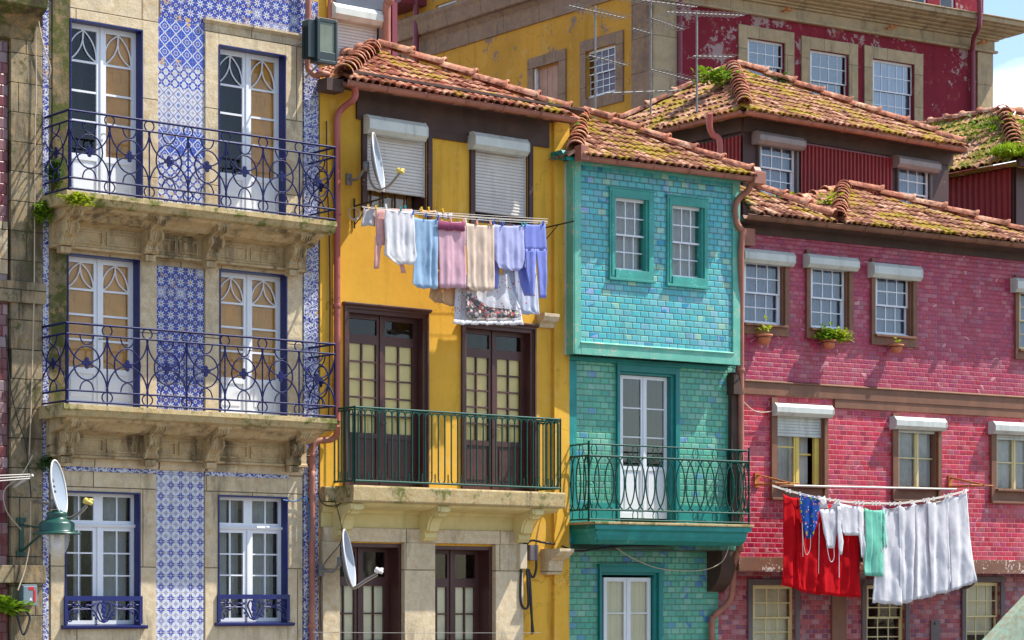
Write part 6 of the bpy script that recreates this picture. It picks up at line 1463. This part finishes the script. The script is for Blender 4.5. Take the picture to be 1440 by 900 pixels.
# thin line across the yellow ground floor
cable(HY,[(440,889,.6),(560,890,.6),(760,890,.6)],.004,'steel','loose_line','thin pale line across the bottom of the yellow house','line')

m=MB(); b=HB.L(380,371,.04); u,z=b[0],b[2]; m.box(u,u+.42,.035,.055,z-.03,z+.02); m.tube(arc_pts(lambda s,q:(s,-.07,q),u+.2,z+.03,.06,.09,0,PI,10),.012,5)
HB.thing(m,'iron_fitting',M['rusty'] if False else M['greybrown'],b,'small dark iron fitting on the stone lintel under the upper balcony','iron fitting')
# ================================================================ AERIALS
def aerial(h,x,y0,y1,w,rails,label,px_tilt=0):
    b=h.L(x,y1,w); e=h.empty('tv_aerial',b,label,'tv aerial','tv aerials on the roofs'); B=Vector(b)
    m=MB(); t=Vector(h.L(x+px_tilt,y0,w)); m.tube([B,t],.020,6); m.build('mast',M['steel'],e,b)
    for (xa,ya,xb,yb,n,ln) in rails:
        p,q=Vector(h.L(xa,ya,w+.05)),Vector(h.L(xb,yb,w+.05)); m=MB(); m.tube([p,q],.013,5)
        for i in range(n):
            c=p.lerp(q,(i+.5)/n); d=Vector((0,1,0)); m.tube([c-d*ln,c+d*ln],.006,4)
        m.build('boom',M['steel'],e,b)
aerial(HD,837,8,185,-2,[(800,8,880,26,14,.25),(828,78,882,92,9,.2)],'tall thin tv aerial in front of the white sash window of the yellow mansion')
aerial(HD,915,-10,160,-2,[(868,-4,980,10,16,.25),(916,26,962,42,10,.2),(916,98,980,115,12,.25),(890,40,917,48,5,.15),(850,131,958,127,7,.3)],'tv aerial with four booms at the corner of the mansion')
aerial(HD,980,15,158,.0,[(938,17,1046,22,18,.25),(975,79,1032,80,8,.25)],'tv aerial rising in front of the peeling crimson wall')
b=HL.L(30,672,.6); m=MB()
for k in range(3): p,q=Vector(HL.L(-10,669+k*4,.6)),Vector(HL.L(42,667+k*3,.6)); m.tube([p,q],.008,5)
m.tube([HL.L(46,668,.6),HL.L(30,678,.4),HL.L(20,685,.1)],.02,6); HL.thing(m,'drying_rack',M['wire'],b,'small drying rack jutting in at the left edge','drying rack')
# stone parapet in the lower right corner
b=HP.L(1400,900,2.2); m=MB(); pts=[HP.P(x,y,2.2) for x,y in ((1390,905),(1407,887),(1424,868),(1441,850),(1500,787))]; z_=1.0
m.plate([(pts[0][0],z_)]+pts+[(pts[-1][0],z_)],1.95,2.2)
o=HP.thing(m,'stone_parapet',stone('green_stone',S(168,192,172),S(120,140,122),joint=False,stain=.68),b,'pale green rough stone parapet sloping up at the lower right corner','parapet')

# ================================================================ GROUND, LIGHT, SKY, CAMERA
# unseen hillside across the river, added to dim reflections in the window panes
m=MB(); n=48; vs=[]
for j,(dd,hh) in enumerate(((170,0),(215,14),(260,26),(330,36),(520,42))):
    for i in range(n+1):
        a=math.pi*(1.06+.88*i/n); k=.75+.25*math.sin(i*.7+1)+.12*math.sin(i*1.9)
        vs.append((dd*math.cos(a)*1.25,dd*math.sin(a),hh*k-.3))
m.add(vs,[(j*(n+1)+i,j*(n+1)+i+1,(j+1)*(n+1)+i+1,(j+1)*(n+1)+i) for j in range(4) for i in range(n)],True)
o=m.build('unseen_hills',paint('wooded_hillside',S(92,98,78),.95,.45,chip=S(170,150,130),chipamt=.58,scale=.05,grime=0)); o['kind']='structure'
m=MB(); m.add([(-600,-600,0),(600,-600,0),(600,900,0),(-600,900,0)],[(0,1,2,3)]); o=m.build('ground',M['ground']); o['kind']='structure'
Sd=Vector((math.cos(HT.a)*.62+math.sin(HT.a)*SUNW, math.sin(HT.a)*.62-math.cos(HT.a)*SUNW, 1.0)).normalized()
sun=bpy.data.lights.new('sun','SUN'); sun.energy=SUNE; sun.angle=math.radians(.53); sun.color=(1,.95,.86)
so=bpy.data.objects.new('sun',sun); COL.objects.link(so); so.rotation_euler=Sd.to_track_quat('Z','Y').to_euler(); so.location=(0,0,60)
wd=bpy.data.worlds.new('World'); sc.world=wd; wd.use_nodes=True; nt=wd.node_tree; nt.nodes.clear()
sk=nt.nodes.new('ShaderNodeTexSky'); sk.sky_type='NISHITA'; sk.sun_disc=False; sk.sun_elevation=math.asin(Sd.z); sk.sun_rotation=math.atan2(Sd.x,Sd.y); sk.air_density=1.0; sk.dust_density=.6; sk.ozone_density=1.5
tc=nt.nodes.new('ShaderNodeTexCoord'); no=nt.nodes.new('ShaderNodeTexNoise'); no.inputs['Scale'].default_value=3.2; no.inputs['Detail'].default_value=7; no.inputs['Roughness'].default_value=.55
mp=nt.nodes.new('ShaderNodeMapping'); mp.inputs['Scale'].default_value=(1,1,2.2); mp.inputs['Location'].default_value=CLOUD; nt.links.new(tc.outputs['Generated'],mp.inputs[0]); nt.links.new(mp.outputs[0],no.inputs['Vector'])
mr=nt.nodes.new('ShaderNodeMapRange'); mr.inputs[1].default_value=.58; mr.inputs[2].default_value=.68; sz=nt.nodes.new('ShaderNodeSeparateXYZ'); nt.links.new(tc.outputs['Generated'],sz.inputs[0])
def wm(op,a,b,cl=False):
    n=nt.nodes.new('ShaderNodeMath'); n.operation=op; n.use_clamp=cl
    for i,v in enumerate((a,b)):
        if isinstance(v,(int,float)): n.inputs[i].default_value=v
        else: nt.links.new(v,n.inputs[i])
    return n.outputs[0]
bank=wm('MULTIPLY',wm('MULTIPLY',wm('SUBTRACT',.222,sz.outputs[2]),45,True),wm('MULTIPLY',sz.outputs[1],4,True))
nt.links.new(wm('ADD',no.outputs[0],wm('MULTIPLY',bank,.25)),mr.inputs[0])
mx=nt.nodes.new('ShaderNodeMix'); mx.data_type='RGBA'; mx.inputs[7].default_value=(9.5,9.8,10.4,1); nt.links.new(mr.outputs[0],mx.inputs[0]); nt.links.new(sk.outputs[0],mx.inputs[6])
bg=nt.nodes.new('ShaderNodeBackground'); bg.inputs[1].default_value=SKYE; nt.links.new(mx.outputs[2],bg.inputs[0]); wo=nt.nodes.new('ShaderNodeOutputWorld'); nt.links.new(bg.outputs[0],wo.inputs[0])
cam=bpy.data.cameras.new('camera'); cam.sensor_width=36; cam.lens=F/1440*36; cam.shift_y=(CY-450)/1440; cam.clip_end=2000; cam.clip_start=.5
co=bpy.data.objects.new('camera',cam); COL.objects.link(co); co.location=(0,0,CH); co.rotation_euler=(PI/2,0,0); sc.camera=co
sc.view_settings.view_transform='Standard'; sc.view_settings.look='None'; sc.view_settings.gamma=1; sc.view_settings.exposure=EXPO
sc.render.engine='CYCLES'; sc.cycles.max_bounces=6; sc.cycles.transparent_max_bounces=12; sc.cycles.diffuse_bounces=4
sc.render.resolution_x=1024; sc.render.resolution_y=640
